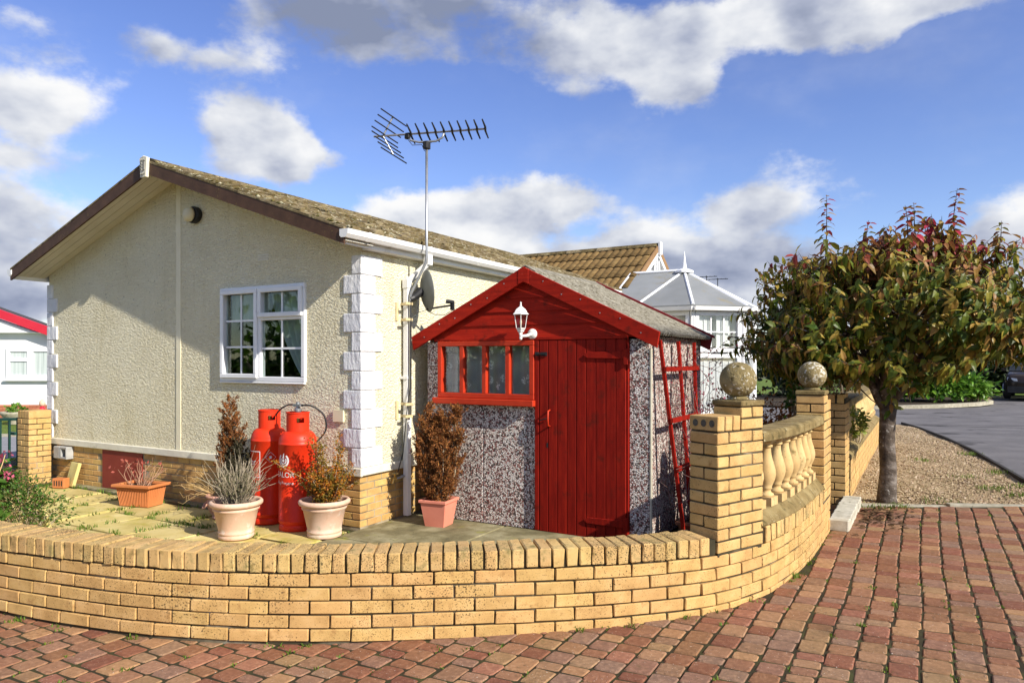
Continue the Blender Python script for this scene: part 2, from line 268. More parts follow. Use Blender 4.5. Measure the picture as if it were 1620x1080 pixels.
t.t.links.new(t.n('Bump', {'Strength': 1., 'Distance': .0115, 'Height': h}).outputs[0], b.inputs['Normal'])
t.n('OutputMaterial', {0: b.outputs[0]}); render_m = M
# pebble dash panels
M = bpy.data.materials.new('pebble_dash'); M.use_nodes = True; M.node_tree.nodes.clear(); t = NT(M.node_tree)
P = t.n('NewGeometry').outputs['Position']
Pd = t.n('VectorMath', {0: P, 1: t.n('VectorMath', {0: t.n('TexNoise', {'Vector': P, 'Scale': 70., 'Detail': 2}).outputs['Color'], 'Scale': .010}, operation='SCALE').outputs[0]}, operation='ADD').outputs[0]
vo = t.n('TexVoronoi', {'Vector': Pd, 'Scale': 66., 'Randomness': 1.}, feature='F1')
ve = t.n('TexVoronoi', {'Vector': Pd, 'Scale': 66., 'Randomness': 1.}, feature='DISTANCE_TO_EDGE')
rv = t.n('SeparateColor', {0: vo.outputs['Color']}).outputs[0]
c = t.ramp(rv, [(0, (.10, .07, .06)), (.11, (.22, .065, .055)), (.20, (.40, .20, .17)), (.30, (.60, .45, .40)), (.44, (.76, .66, .58)), (.56, (.86, .80, .73)), (.86, (.10, .075, .065)), (.92, (.64, .54, .48))], 'CONSTANT')
c = t.mix(t.mr(ve.outputs[0], .14, .02), c, (.035, .026, .020))
b = t.n('BsdfPrincipled', {'Base Color': c, 'Roughness': .7})
hh = t.mr(ve.outputs[0], 0, .30)
t.t.links.new(t.n('Bump', {'Strength': .8, 'Distance': .0035, 'Height': hh}).outputs[0], b.inputs['Normal'])
t.n('OutputMaterial', {0: b.outputs[0]}); dash_m = M
# lace curtain
M = bpy.data.materials.new('lace_net'); M.use_nodes = True; M.node_tree.nodes.clear(); t = NT(M.node_tree)
P = t.n('NewGeometry').outputs['Position']
vo = t.n('TexVoronoi', {'Vector': P, 'Scale': 7.5, 'Randomness': .8}, feature='F1')
vp = t.n('TexVoronoi', {'Vector': P, 'Scale': 46., 'Randomness': .9}, feature='F1')
fl = t.m('MULTIPLY', t.mr(vo.outputs[0], .42, .24), t.mr(vp.outputs[0], .62, .36))
op = t.m('MULTIPLY_ADD', fl, 1.0, t.m('MULTIPLY_ADD', t.noise(P, 5, 3), .40, .26), clamp=True)
s = t.n('MixShader', {0: op, 1: t.n('BsdfTransparent').outputs[0], 2: t.n('BsdfPrincipled', {'Base Color': (.90, .90, .90, 1), 'Roughness': .9}).outputs[0]})
t.n('OutputMaterial', {0: s.outputs[0]}); lace_m = M
# tree leaf: olive to bronze, redder on the young shoots at the top
M = bpy.data.materials.new('autumn_cherry_leaf'); M.use_nodes = True; M.node_tree.nodes.clear(); t = NT(M.node_tree)
g = t.n('NewGeometry'); P = g.outputs['Position']
r1 = t.m('FRACT', t.m('ADD', t.n('ObjectInfo').outputs['Random'], g.outputs['Random Per Island']))
zz = t.n('SeparateXYZ', {0: P}).outputs[2]
k = t.m('ADD', t.m('MULTIPLY_ADD', r1, .66, .02), t.m('ADD', t.m('MULTIPLY', t.mr(zz, 2.0, 3.1), .40), t.m('MULTIPLY', t.m('SUBTRACT', t.noise(P, 2.2, 3), .5), .55)))
c = t.ramp(k, [(0, (.045, .085, .010)), (.25, (.105, .135, .016)), (.44, (.235, .21, .028)), (.60, (.32, .20, .042)), (.73, (.23, .105, .036)), (.86, (.26, .05, .04)), (1, (.40, .03, .06))])
c = t.n('HueSaturation', {'Value': t.m('MULTIPLY_ADD', t.m('FRACT', t.m('MULTIPLY', r1, 9.7)), .6, .72), 'Color': c}).outputs[0]
b = t.n('BsdfPrincipled', {'Base Color': c, 'Roughness': .45, 'Specular IOR Level': .25})
tr = t.n('BsdfTranslucent', {'Color': c})
t.n('OutputMaterial', {0: t.n('MixShader', {0: .30, 1: b.outputs[0], 2: tr.outputs[0]}).outputs[0]}); leaf_m = M

# ------------------------------------------------------------------ mesh helpers
class MB:
    def __init__(s): s.v = []; s.f = []
    def add(s, vs, fs):
        o = len(s.v); s.v += [tuple(p) for p in vs]; s.f += [tuple(i + o for i in f) for f in fs]; return s
    def box(s, x0, x1, y0, y1, z0, z1):
        return s.add([(x0, y0, z0), (x1, y0, z0), (x1, y1, z0), (x0, y1, z0), (x0, y0, z1), (x1, y0, z1), (x1, y1, z1), (x0, y1, z1)],
                     [(0, 3, 2, 1), (4, 5, 6, 7), (0, 1, 5, 4), (1, 2, 6, 5), (2, 3, 7, 6), (3, 0, 4, 7)])
    def prism(s, poly, ext):
        n = len(poly); e = Vector(ext); a = [Vector(p) for p in poly]; b = [p + e for p in a]
        nor = Vector((0, 0, 0))
        for i in range(n): nor += a[i].cross(a[(i + 1) % n])
        if nor.dot(e) > 0: a, b = b, a
        # a now faces outward on its own side
        fs = [tuple(range(n)), tuple(range(2 * n - 1, n - 1, -1))]
        fs += [(i, n + i, n + (i + 1) % n, (i + 1) % n) for i in range(n)]
        return s.add(a + b, fs)
    def tube(s, pts, r, seg=8, caps=True):
        pts = [Vector(p) for p in pts]; n = len(pts)
        rr = [r] * n if isinstance(r, (int, float)) else list(r)
        up = None; vs = []
        for i in range(n):
            d = (pts[min(i + 1, n - 1)] - pts[max(i - 1, 0)]).normalized()
            if up is None:
                up = Vector((0, 0, 1)) if abs(d.z) < .9 else Vector((1, 0, 0))
            a = d.cross(up).normalized(); up = a.cross(d).normalized()
            for k in range(seg):
                q = 2 * math.pi * k / seg
                vs.append(pts[i] + (a * math.cos(q) + up * math.sin(q)) * rr[i])
        fs = [(i * seg + k, i * seg + (k + 1) % seg, (i + 1) * seg + (k + 1) % seg, (i + 1) * seg + k) for i in range(n - 1) for k in range(seg)]
        if caps: fs += [tuple(range(seg - 1, -1, -1)), tuple(range((n - 1) * seg, n * seg))]
        return s.add(vs, fs)
    def lathe(s, prof, c=(0, 0, 0), seg=24, rot=0., caps=True):
        vs = [(c[0] + r * math.cos(rot + 2 * math.pi * k / seg), c[1] + r * math.sin(rot + 2 * math.pi * k / seg), c[2] + z) for r, z in prof for k in range(seg)]
        n = len(prof)
        fs = [(i * seg + k, i * seg + (k + 1) % seg, (i + 1) * seg + (k + 1) % seg, (i + 1) * seg + k) for i in range(n - 1) for k in range(seg)]
        if caps: fs += [tuple(range(seg - 1, -1, -1)), tuple(range((n - 1) * seg, n * seg))]
        return s.add(vs, fs)
    def xf(s, M_): s.v = [tuple(M_ @ Vector(p)) for p in s.v]; return s
    def mesh(s, name, m, smooth=False):
        me = bpy.data.meshes.new(name); me.from_pydata(s.v, [], s.f)
        me.materials.append(m)
        if smooth: me.shade_smooth()
        me.update(); return me

BASE = {}
def base_of(o):
    b = Vector((0, 0, 0))
    while o is not None:
        b += o.location; o = o.parent
    return b
def put(name, me, parent=None, loc=(0, 0, 0), rotz=0., scale=None):
    o = bpy.data.objects.new(name, me); COL.objects.link(o)
    if parent is not None: o.parent = parent
    o.location = loc
    if rotz: o.rotation_euler = (0, 0, rotz)
    if scale: o.scale = scale
    return o
def part(name, mb, m, parent=None, smooth=False, bevel=0., stuff=False, seg=1):
    """link mb (world coordinates) as one object under parent"""
    if parent is not None:
        b = base_of(parent); mb.v = [(x - b.x, y - b.y, z - b.z) for x, y, z in mb.v]
    me = mb.mesh(name, m, smooth)
    if bevel: bev(me, bevel, seg)
    o = put(name, me, parent)
    if stuff: o['kind'] = 'stuff'
    return o
def bev(me, w_, seg=1):
    b_ = bmesh.new(); b_.from_mesh(me)
    es = [e for e in b_.edges if len(e.link_faces) == 2 and e.calc_face_angle(0) > .5]
    bmesh.ops.bevel(b_, geom=es, offset=w_, segments=seg, profile=.6, affect='EDGES', clamp_overlap=True)
    b_.to_mesh(me); b_.free()
def tag(o, label, cat, group=None):
    o['label'] = label; o['category'] = cat
    if group: o['group'] = group
    return o
def thing(name, label, cat, loc=(0, 0, 0), group=None, rotz=0.):
    o = bpy.data.objects.new(name, None); COL.objects.link(o); o.empty_display_size = .1
    o.location = loc; o.rotation_euler = (0, 0, rotz)
    return tag(o, label, cat, group)
def struct(name, mb, m, smooth=False):
    o = part(name, mb, m, None, smooth); o['kind'] = 'structure'; return o
def copy_tree(o, parent=None):
    c = o.copy(); COL.objects.link(c)
    if parent is not None: c.parent = parent
    for ch in list(o.children): copy_tree(ch, c)
    return c
def jit(me, a, r_):
    for v in me.vertices: v.co += Vector(r_.normal(0, a, 3))
def box_mesh(name, lx, ly, lz, m, b=.004, j=.0012, r_=rng, seg=1):
    me = MB().box(-lx / 2, lx / 2, -ly / 2, ly / 2, -lz / 2, lz / 2).mesh(name, m)
    bev(me, b, seg)
    if j: jit(me, j, r_)
    return me
STRETCH = [box_mesh('brick', .215, .1025, .065, brick_m) for _ in range(5)]
COPING = [box_mesh('coping_brick', .0635, .228, .1025, coping_m, .005, .002) for _ in range(6)]
PIERB = [box_mesh('brick', .215, .1025, .0635, pier_m) for _ in range(4)]

def GZ(x): return .03 * max(0., min(x + 2.96, 8.))

# ------------------------------------------------------------------ wall path (front face of the curved wall)
CP = np.array([(-9.5, 2.05), (-7.2, 2.06), (-5.8, 2.11), (-4.90, 2.195), (-4.39, 2.275), (-3.89, 2.38), (-3.52, 2.50), (-3.17, 2.65), (-2.86, 2.82), (-2.56, 3.007), (-2.21, 3.25), (-1.86, 3.505),
               (-1.50, 3.795), (-1.22, 4.08), (-1.07, 4.27), (-.93, 4.545), (-.83, 4.86), (-.765, 5.25), (-.725, 5.75), (-.705, 6.25), (-.70, 6.80)])
def catmull(P, n=24):
    Q = np.vstack([2 * P[0] - P[1], P, 2 * P[-1] - P[-2]]); o = []
    for i in range(1, len(Q) - 2):
        for k in range(n):
            t_ = k / n; a, b_, c_, d = Q[i - 1:i + 3]
            o.append(.5 * (2 * b_ + (c_ - a) * t_ + (2 * a - 5 * b_ + 4 * c_ - d) * t_ ** 2 + (3 * b_ - a - 3 * c_ + d) * t_ ** 3))
    o.append(P[-1]); return np.array(o)
PP = catmull(CP)
for _ in range(12): PP[2:-2] = (PP[:-4] + PP[1:-3] + PP[2:-2] + PP[3:-1] + PP[4:]) / 5
SL = np.concatenate([[0], np.cumsum(np.hypot(*np.diff(PP, axis=0).T))])
def at(s, off=0.):
    x = np.interp(s, SL, PP[:, 0]); y = np.interp(s, SL, PP[:, 1]); e = .06
    dx = np.interp(s + e, SL, PP[:, 0]) - np.interp(s - e, SL, PP[:, 0]); dy = np.interp(s + e, SL, PP[:, 1]) - np.interp(s - e, SL, PP[:, 1])
    l = math.hypot(dx, dy); tx, ty = dx / l, dy / l
    return Vector((x - ty * off, y + tx * off, 0)), math.atan2(ty, tx)
def s_of(x, y): return float(SL[np.argmin(np.hypot(PP[:, 0] - x, PP[:, 1] - y))])
SEND = float(SL[-1])
def strip(mb, s0, s1, offs, zs, n=60):
    """closed extrusion of a cross-section (offset inward, z) along the wall path"""
    k = len(offs); vs = []
    for i in range(n + 1):
        s = s0 + (s1 - s0) * i / n
        for o_, z_ in zip(offs, zs):
            p, _ = at(s, o_); vs.append((p.x, p.y, z_))
    fs = [(i * k + j, (i + 1) * k + j, (i + 1) * k + (j + 1) % k, i * k + (j + 1) % k) for i in range(n) for j in range(k)]
    fs += [tuple(range(k - 1, -1, -1)), tuple(range(n * k, n * k + k))]
    return mb.add(vs, fs)

# ------------------------------------------------------------------ ground, drive, road
gm = MB(); E_ = 900
gm.add([(-E_, -E_, -.42), (E_, -E_, -.42), (E_, E_, -.42), (-E_, E_, -.42)], [(0, 1, 2, 3)])
struct('ground', gm, ground_m)
EDGE = lambda x: 8.03 + (x + .58) * .41           # line of the concrete edging beyond the drive
dm = MB(); cols = []
for i in range(0, len(PP), 6):
    p, _ = at(SL[i], .10)
    cols.append((p.x, p.y))
cols = [(-20., 2.15)] + cols
for (x0, y0), (x1, y1) in zip(cols[:-1], cols[1:]):
    dm.add([(x0, -9, GZ(x0) - .0058), (x1, -9, GZ(x1) - .0058), (x1, y1, GZ(x1) - .0058), (x0, y0, GZ(x0) - .0058)], [(0, 1, 2, 3)])
lx = cols[-1][0]
for xa_, xb_ in ((lx, 5.04), (5.04, 14.)):
    dm.add([(xa_, -9, GZ(xa_) - .0058), (xb_, -9, GZ(xb_) - .0058), (xb_, EDGE(xb_), GZ(xb_) - .0058), (xa_, EDGE(xa_), GZ(xa_) - .0058)], [(0, 1, 2, 3)])
dm.add([(-1.9, 6.75, GZ(-1) - .0062), (lx, 6.75, GZ(lx) - .0062), (lx, 8.05, GZ(lx) - .0062), (-1.9, 8.05, GZ(-1) - .0062)], [(0, 1, 2, 3)])
drive = struct('driveway', dm, joint_m)

# block pavers: courses run along y
PITCH = .138; LENS = (.098, .138, .178)
def paver_mesh(L):
    hx, hy = .0632, L / 2 - .0075; c_ = .010; b_ = .0055
    def ring(d, z):
        x, y, c = hx - d, hy - d, c_
        return [(-x + c, -y, z), (x - c, -y, z), (x, -y + c, z), (x, y - c, z), (x - c, y, z), (-x + c, y, z), (-x, y - c, z), (-x, -y + c, z)]
    vs = ring(0, -.022) + ring(0, -.0055) + ring(b_, 0.)
    jt = rng.normal(0, .0022, (8, 2)); dz_ = rng.normal(0, .0008, 8)
    vs = [(x + jt[i % 8][0], y + jt[i % 8][1], z + (dz_[i % 8] if i >= 16 else 0)) for i, (x, y, z) in enumerate(vs)]
    fs = [(16, 17, 18, 19, 20, 21, 22, 23)] + [(r_ * 8 + k, r_ * 8 + (k + 1) % 8, r_ * 8 + 8 + (k + 1) % 8, r_ * 8 + 8 + k) for r_ in range(2) for k in range(8)]
    return vs, fs
PV = {L: [paver_mesh(L) for _ in range(6)] for L in LENS}
PVM = {}
for L in LENS:
    PVM[L] = []
    for vs, fs in PV[L]:
        PVM[L].append(MB().add(vs, fs).mesh('paver', paver_m))
CY, SY = math.cos(R(30)), math.sin(R(30))
def cam_px(x, y, z):
    X = x * CY + y * SY; D = -x * SY + y * CY
    return (810 + 1125 * X / D, 570 - 1125 * (z - 1.55) / D, D) if D > .3 else (1e9, 1e9, D)
WALLY = lambda x: np.interp(x, PP[:, 0], PP[:, 1])
pav = []
for i in range(-64, 56):
    x = -.70 + (i + .5) * PITCH; y = -2.2 + rng.uniform(0, .15)
    while y < 11.5:
        L = LENS[rng.choice(3, p=[.36, .44, .20])]; yc = y + L / 2; y += L
        if x < -.72 and yc > WALLY(x) + .12 and not (-1.9 < x and 6.85 < yc < 8.0): continue
        if x >= -.72 and yc > EDGE(x) - .06: continue
        u, v, D = cam_px(x, yc, GZ(x))
        if math.hypot(x, yc) > 10.5: continue
        vis = 1 if (0 < u < 1620 and v < 1080 and (x >= -.7 or yc < WALLY(x) - .02)) else 0
        pav.append((vis * L / D ** 3, x, yc, L))
pav.sort(reverse=True)
pst = MB()
for i, (sz, x, yc, L) in enumerate(pav):
    k = int(rng.integers(6)); z = GZ(x) + rng.normal(0, .0009); a = rng.normal(0, .012); jx = rng.normal(0, .0025) + .008 * math.sin(yc * 1.7 + x * 1.3) + .004 * math.sin(yc * 4.1 + x * 2.1)
    tilt = (rng.normal(0, .004), rng.normal(0, .004))
    if i < 299:
        o = put('paver', PVM[L][k], drive, (x + jx, yc, z)); o.rotation_euler = (tilt[0], tilt[1] - .03 * (x > -2.96), a)
    else:
        M_ = Matrix.Translation((x + jx, yc, z)) @ Euler((tilt[0], tilt[1] - .03 * (x > -2.96), a)).to_matrix().to_4x4()
        vs, fs = PV[L][k]; pst.add([M_ @ Vector(p) for p in vs], fs)
part('paver_field', pst, paver_m, drive, stuff=True)

# road beyond, gravel strip, edgings
rm = MB(); rx = [-12, -.62, 14, 60]
for a, b_ in zip(rx[:-1], rx[1:]):
    y0 = 18.5 if a < -1 else 7.6
    za, zb = GZ(a) - .05, GZ(b_) - .05
    ya, yb = (y0, y0) if a < -1 else (EDGE(max(a, -.6)) + .02, EDGE(min(b_, 14)) + .02)
    rm.add([(a, ya, za), (b_, yb, zb), (b_, 120, zb), (a, 120, za)], [(0, 1, 2, 3)])
road = struct('road', rm, asphalt_m)
sm = MB()
for k in range(40):
    x0 = -.5 + k * .5; x1 = x0 + .5; y0 = 19.3 + .04 * math.sin(k * 1.3); y1 = 19.3 + .04 * math.sin((k + 1) * 1.3)
    sm.add([(x0, y0, GZ(x0) - .046), (x1, y1, GZ(x1) - .046), (x1, y1 + .07, GZ(x1) - .046), (x0, y0 + .07, GZ(x0) - .046)], [(0, 1, 2, 3)])
part('tar_seam', sm, timber_m, road)
kerb = [(1.55, EDGE(1.55) + .05), (1.30, 9.45), (1.04, 10.35), (.88, 11.8), (.70, 13.4), (.35, 15.6), (-.05, 17.6), (-.42, 19.0)]
KX = np.array(kerb)
def kx(y): return float(np.interp(y, KX[:, 1], KX[:, 0]))
gv = MB(); ys = np.linspace(8.1, 18.9, 26)
for y0, y1 in zip(ys[:-1], ys[1:]):
    n = 8
    for k in range(n):
        q = []
        for yy, kk in ((y0, k), (y0, k + 1), (y1, k + 1), (y1, k)):
            xx = -.72 + (kx(yy) + .72) * kk / n
            yy2 = max(yy, EDGE(xx) + .04) if yy < 9.2 else yy
            q.append((xx, yy2, GZ(xx) - .012 + .012 * math.sin(xx * 5 + yy * 3)))
        gv.add(q, [(0, 1, 2, 3)])
gravel = struct('gravel_verge', gv, gravel_m)
# loose pebbles
oc = np.array([(1, 0, 0), (-1, 0, 0), (0, 1, 0), (0, -1, 0), (0, 0, 1), (0, 0, -1)], float)
of = [(0, 2, 4), (2, 1, 4), (1, 3, 4), (3, 0, 4), (2, 0, 5), (1, 2, 5), (3, 1, 5), (0, 3, 5)]
pm = MB()
for i in range(11000):
    y = 8.15 + 10 * rng.random() ** 1.7; x = -.66 + (kx(y) + .62) * rng.random()
    if y < EDGE(x) + .10: continue
    r_ = rng.uniform(.007, .018); a = rng.uniform(0, 6.28)
    q = oc * (r_ * rng.uniform(.8, 1.5), r_, r_ * .7); q = np.c_[q[:, 0] * math.cos(a) - q[:, 1] * math.sin(a), q[:, 0] * math.sin(a) + q[:, 1] * math.cos(a), q[:, 2]]
    pm.add(q + (x, y, GZ(x) - .006 + .012 * math.sin(x * 5 + y * 3)), of)
o = part('loose_pebbles', pm, pebble_m, None, stuff=True)
tag(o, 'loose buff and brown pebbles spread over the gravel verge by the road', 'gravel')
e1 = thing('concrete_edging', 'pale concrete edging strip between the block paving and the gravel verge', 'kerb', (-.6, 8.0, GZ(-.6)))
x = -.62
while x < 2.6:
    L = .9
    m_ = MB().box(-L / 2 + .004, L / 2 - .004, -.045, .045, -.12, .012); me = m_.mesh('edging_slab', kerb_m); bev(me, .006); jit(me, .0015, rng)
    a = math.atan(.41); xc = x + L / 2 * math.cos(a)
    put('edging_slab', me, e1, (xc + .6, EDGE(xc) - 8.0, GZ(xc) - GZ(-.6)), a); x += L * math.cos(a)
te = MB()
for (xa, ya), (xb, yb) in zip(kerb[:-1], kerb[1:]):
    d = Vector((xb - xa, yb - ya, 0)).normalized(); n_ = Vector((-d.y, d.x, 0)) * .02
    a, b_ = Vector((xa, ya, 0)), Vector((xb, yb, 0))
    te.prism([a + n_ + Vector((0, 0, GZ(xa) - .10)), b_ + n_ + Vector((0, 0, GZ(xb) - .10)), b_ + n_ + Vector((0, 0, GZ(xb) + .03)), a + n_ + Vector((0, 0, GZ(xa) + .03))], -2 * n_)
o = part('timber_edging', te, timber_m); tag(o, 'dark timber edging board between the gravel verge and the road', 'edging')

# ------------------------------------------------------------------ patio inside the wall
inn = MB(); q = []
for i in range(0, len(PP), 8):
    p, _ = at(SL[i], .1); q.append((p.x, p.y))
yb_ = lambda x: 5.5 if x < -4.9 else 14.
for (x0, y0), (x1, y1) in zip(q[:-1], q[1:]):
    inn.add([(x0, y0, -.175), (x1, y1, -.175), (x1, yb_((x0 + x1) / 2), -.175), (x0, yb_((x0 + x1) / 2), -.175)], [(0, 1, 2, 3)])
inn.add([(-14, 2.1, -.175), (q[0][0], 2.1, -.175), (q[0][0], 9, -.175), (-14, 9, -.175)], [(0, 1, 2, 3)])
patio = struct('patio', inn, joint_m)
def inside(x, y): return y > WALLY(x) + .10
for i in range(12):
    for j in range(6):
        x0 = -4.93 - .6 * (i + 1); y0 = 5.30 - .6 * (j + 1)
        xc, yc = x0 + .3, y0 + .3
        if x0 < -10.6 or not inside(xc, yc + .15): continue
        m_ = MB().box(-.287, .287, -.287, .287, -.04, 0); me = m_.mesh('paving_slab', slab_m); bev(me, .008); jit(me, .003, rng)
        o = put('paving_slab', me, patio, (xc, yc, -.15 + rng.normal(0, .004)), rng.normal(0, .008))
        o.rotation_euler = (rng.normal(0, .006), rng.normal(0, .006), rng.normal(0, .012))
# strip of small kerb stones against the house, concrete pad in front of the shed
m_ = MB().box(-10.5, -5.3, 5.33, 5.45, -.17, -.128); part('mossy_kerb', m_, conc_m, patio, bevel=.01)
for (xa, xb, ya, yb) in ((-4.90, -3.72, 5.10, 6.29), (-3.70, -2.5, 4.9, 6.29), (-2.48, -1.3, 4.9, 6.8), (-4.90, -3.72, 3.9, 5.08), (-3.70, -2.0, 3.9, 4.88)):
    part('concrete_slab', MB().box(xa, xb, ya, yb, -.2, -.146 + rng.normal(0, .002)), conc_m, patio, bevel=.006)

def blades(mb, x, y, z, n, h, spread, r_=rng, w_=.004):
    for _ in range(n):
        a = r_.uniform(0, 6.28); b_ = r_.uniform(.5, 1.) * h; l = r_.uniform(.2, .9) * b_
        px, py = x + r_.normal(0, spread), y + r_.normal(0, spread)
        dx, dy = math.cos(a), math.sin(a); wx, wy = -dy * w_, dx * w_
        mb.add([(px - wx, py - wy, z), (px + wx, py + wy, z), (px + dx * l * .45 + wx * .8, py + dy * l * .45 + wy * .8, z + b_ * .7), (px + dx * l * .45 - wx * .8, py + dy * l * .45 - wy * .8, z + b_ * .7), (px + dx * l, py + dy * l, z + b_)],
               [(0, 1, 2, 3), (3, 2, 4)])
gb = MB()
for i in range(13):
    for k in range(26):
        xj = -4.93 - .6 * i; y = rng.uniform(2.6, 5.35)
        if inside(xj, y) and xj > -10.4 and rng.random() < .5: blades(gb, xj, y, -.16, int(rng.integers(6, 20)), rng.uniform(.03, .07), .03)
for j in range(7):
    for k in range(60):
        yj = 5.30 - .6 * j; x = rng.uniform(-10.4, -5.0)
        if inside(x, yj) and rng.random() < .5: blades(gb, x, yj, -.16, int(rng.integers(6, 20)), rng.uniform(.03, .07), .03)
o = part('joint_grass', gb, grass_m, None, stuff=True); tag(o, 'tufts of green grass growing in the joints of the yellow patio slabs', 'grass')
mg = MB()
for k in range(420):
    i = int(rng.integers(-30, 30)); x = -.70 + i * PITCH + rng.normal(0, .004); y = rng.uniform(1.5, 8.2)
    if (x < -.7 and y > WALLY(x) - .02) or (x > -.7 and y > EDGE(x)): continue
    blades(mg, x, y, GZ(x) - .009, int(rng.integers(5, 14)), rng.uniform(.015, .03), .014, w_=.004)
for k in range(26):
    s = rng.uniform(4, SEND); p, a = at(s, -.015); blades(mg, p.x, p.y, GZ(p.x) - .012, int(rng.integers(8, 26)), rng.uniform(.02, .05), .02)
for (x, y, n) in ((-.2, 8.1, 60), (-.4, 8.0, 40), (.15, 8.55, 40), (.7, 9.6, 90), (.9, 9.2, 60), (.45, 10.4, 40), (.85, 11.0, 60), (.6, 13.0, 80), (1.0, 9.9, 60), (.0, 12.0, 40), (1.15, 9.3, 80)):
    blades(mg, x, y, GZ(x) - .01, n, .06, .08)
o = part('weeds_and_moss', mg, grass_m, None, stuff=True); tag(o, 'small weeds and moss in the paving joints and on the gravel', 'weeds')

# ------------------------------------------------------------------ curved garden wall
wall = thing('garden_wall', 'low curved buff brick garden wall with a brick-on-edge coping round the patio', 'wall', (-2.9, 2.9, 0))
WB = base_of(wall)
core = MB(); strip(core, 0, SEND, (.012, .203, .203, .012), (-.3, -.3, .392, .392), 160); part('mortar', core, mortar_m, wall)
SP1 = s_of(-1.06, 4.285); SP2 = SEND - .50; PL = .44
for sa_, sb2_ in ((0, SP1 - .005), (SP1 + PL + .005, SP2 - .005)):
    cap = MB(); strip(cap, sa_, sb2_, (.006, .210, .210, .006), (.393, .393, .482, .482), 100); part('coping_mortar', cap, mortar_dark_m, wall)
def wbrick(s, c_, L, me, name='brick', par=wall, off=.051, z=None):
    p, a = at(s, off + rng.normal(0, .0015)); b_ = base_of(par)
    o = put(name, me, par, (p.x - b_.x, p.y - b_.y, (.020 + .0325 + .075 * c_ if z is None else z) + rng.normal(0, .0012) - b_.z), a + rng.normal(0, .006))
    if L != .215: o.scale = (L / .215, 1, 1)
    return o
S0 = s_of(-9.3, 2.05); NB = 0
for c_ in range(5):
    s = S0 - .0 + (c_ % 2) * .1125
    while s < SEND:
        L = min(.215, SEND - s)
        if L > .05: wbrick(s + L / 2, c_, L, STRETCH[int(rng.integers(5))]); NB += 1
        s += .225
s = S0; NC = 0
while s < SEND - .03:
    sc = s + .0375
    if not (SP1 - .02 < sc < SP1 + PL or sc > SP2):
        p, a = at(sc, .104); o = put('coping_brick', COPING[int(rng.integers(6))], wall, (p.x - WB.x + rng.normal(0, .0015), p.y - WB.y + rng.normal(0, .0015), .3975 + .0515 + rng.normal(0, .002)), a + rng.normal(0, .012)); NC += 1
    s += .0755

# ------------------------------------------------------------------ brick piers
def pier_courses(par, p, a, W_, D_, z0, n, gauge, mesh_set, skip=None):
    """pinwheel courses of a W x D pier, origin at its front left corner, x along the wall"""
    b_ = base_of(par); ca, sa = math.cos(a), math.sin(a)
    def place(cx, cy, L, rot, z):
        o = put('brick', mesh_set[int(rng.integers(len(mesh_set)))], par, (p.x + cx * ca - cy * sa - b_.x, p.y + cx * sa + cy * ca - b_.y, z - b_.z + rng.normal(0, .001)), a + rot + rng.normal(0, .004))
        o.scale = (L / .215, 1, (gauge - .010) / .0635)
    T = .1025; j = .010
    for c_ in range(n):
        z = z0 + gauge * c_ + gauge / 2
        if W_ > .4:
            if c_ % 2 == 0:
                h = (W_ - j) / 2
                for k in range(2):
                    for q in range(2): place(h / 2 + k * (h + j), T / 2 + q * (D_ - T), h, 0, z)
            else:
                place(T / 2, D_ / 2, D_, R(90), z); place(W_ - T / 2, D_ / 2, D_, R(90), z)
                m_ = W_ - 2 * T - 2 * j
                for q in range(2): place(W_ / 2, T / 2 + q * (D_ - T), m_, 0, z)
        else:
            L1, L2 = W_ - T - j, D_ - T - j
            if c_ % 2 == 0:
                place(L1 / 2, T / 2, L1, 0, z); place(W_ - T / 2, L2 / 2, L2, R(90), z); place(W_ - L1 / 2, D_ - T / 2, L1, 0, z); place(T / 2, D_ - L2 / 2, L2, R(90), z)
            else:
                place(W_ - L1 / 2, T / 2, L1, 0, z); place(W_ - T / 2, D_ - L2 / 2, L2, R(90), z); place(L1 / 2, D_ - T / 2, L1, 0, z); place(T / 2, L2 / 2, L2, R(90), z)
EDGEB = box_mesh('edge_brick', .064, .215, .088, pier_m, .004)
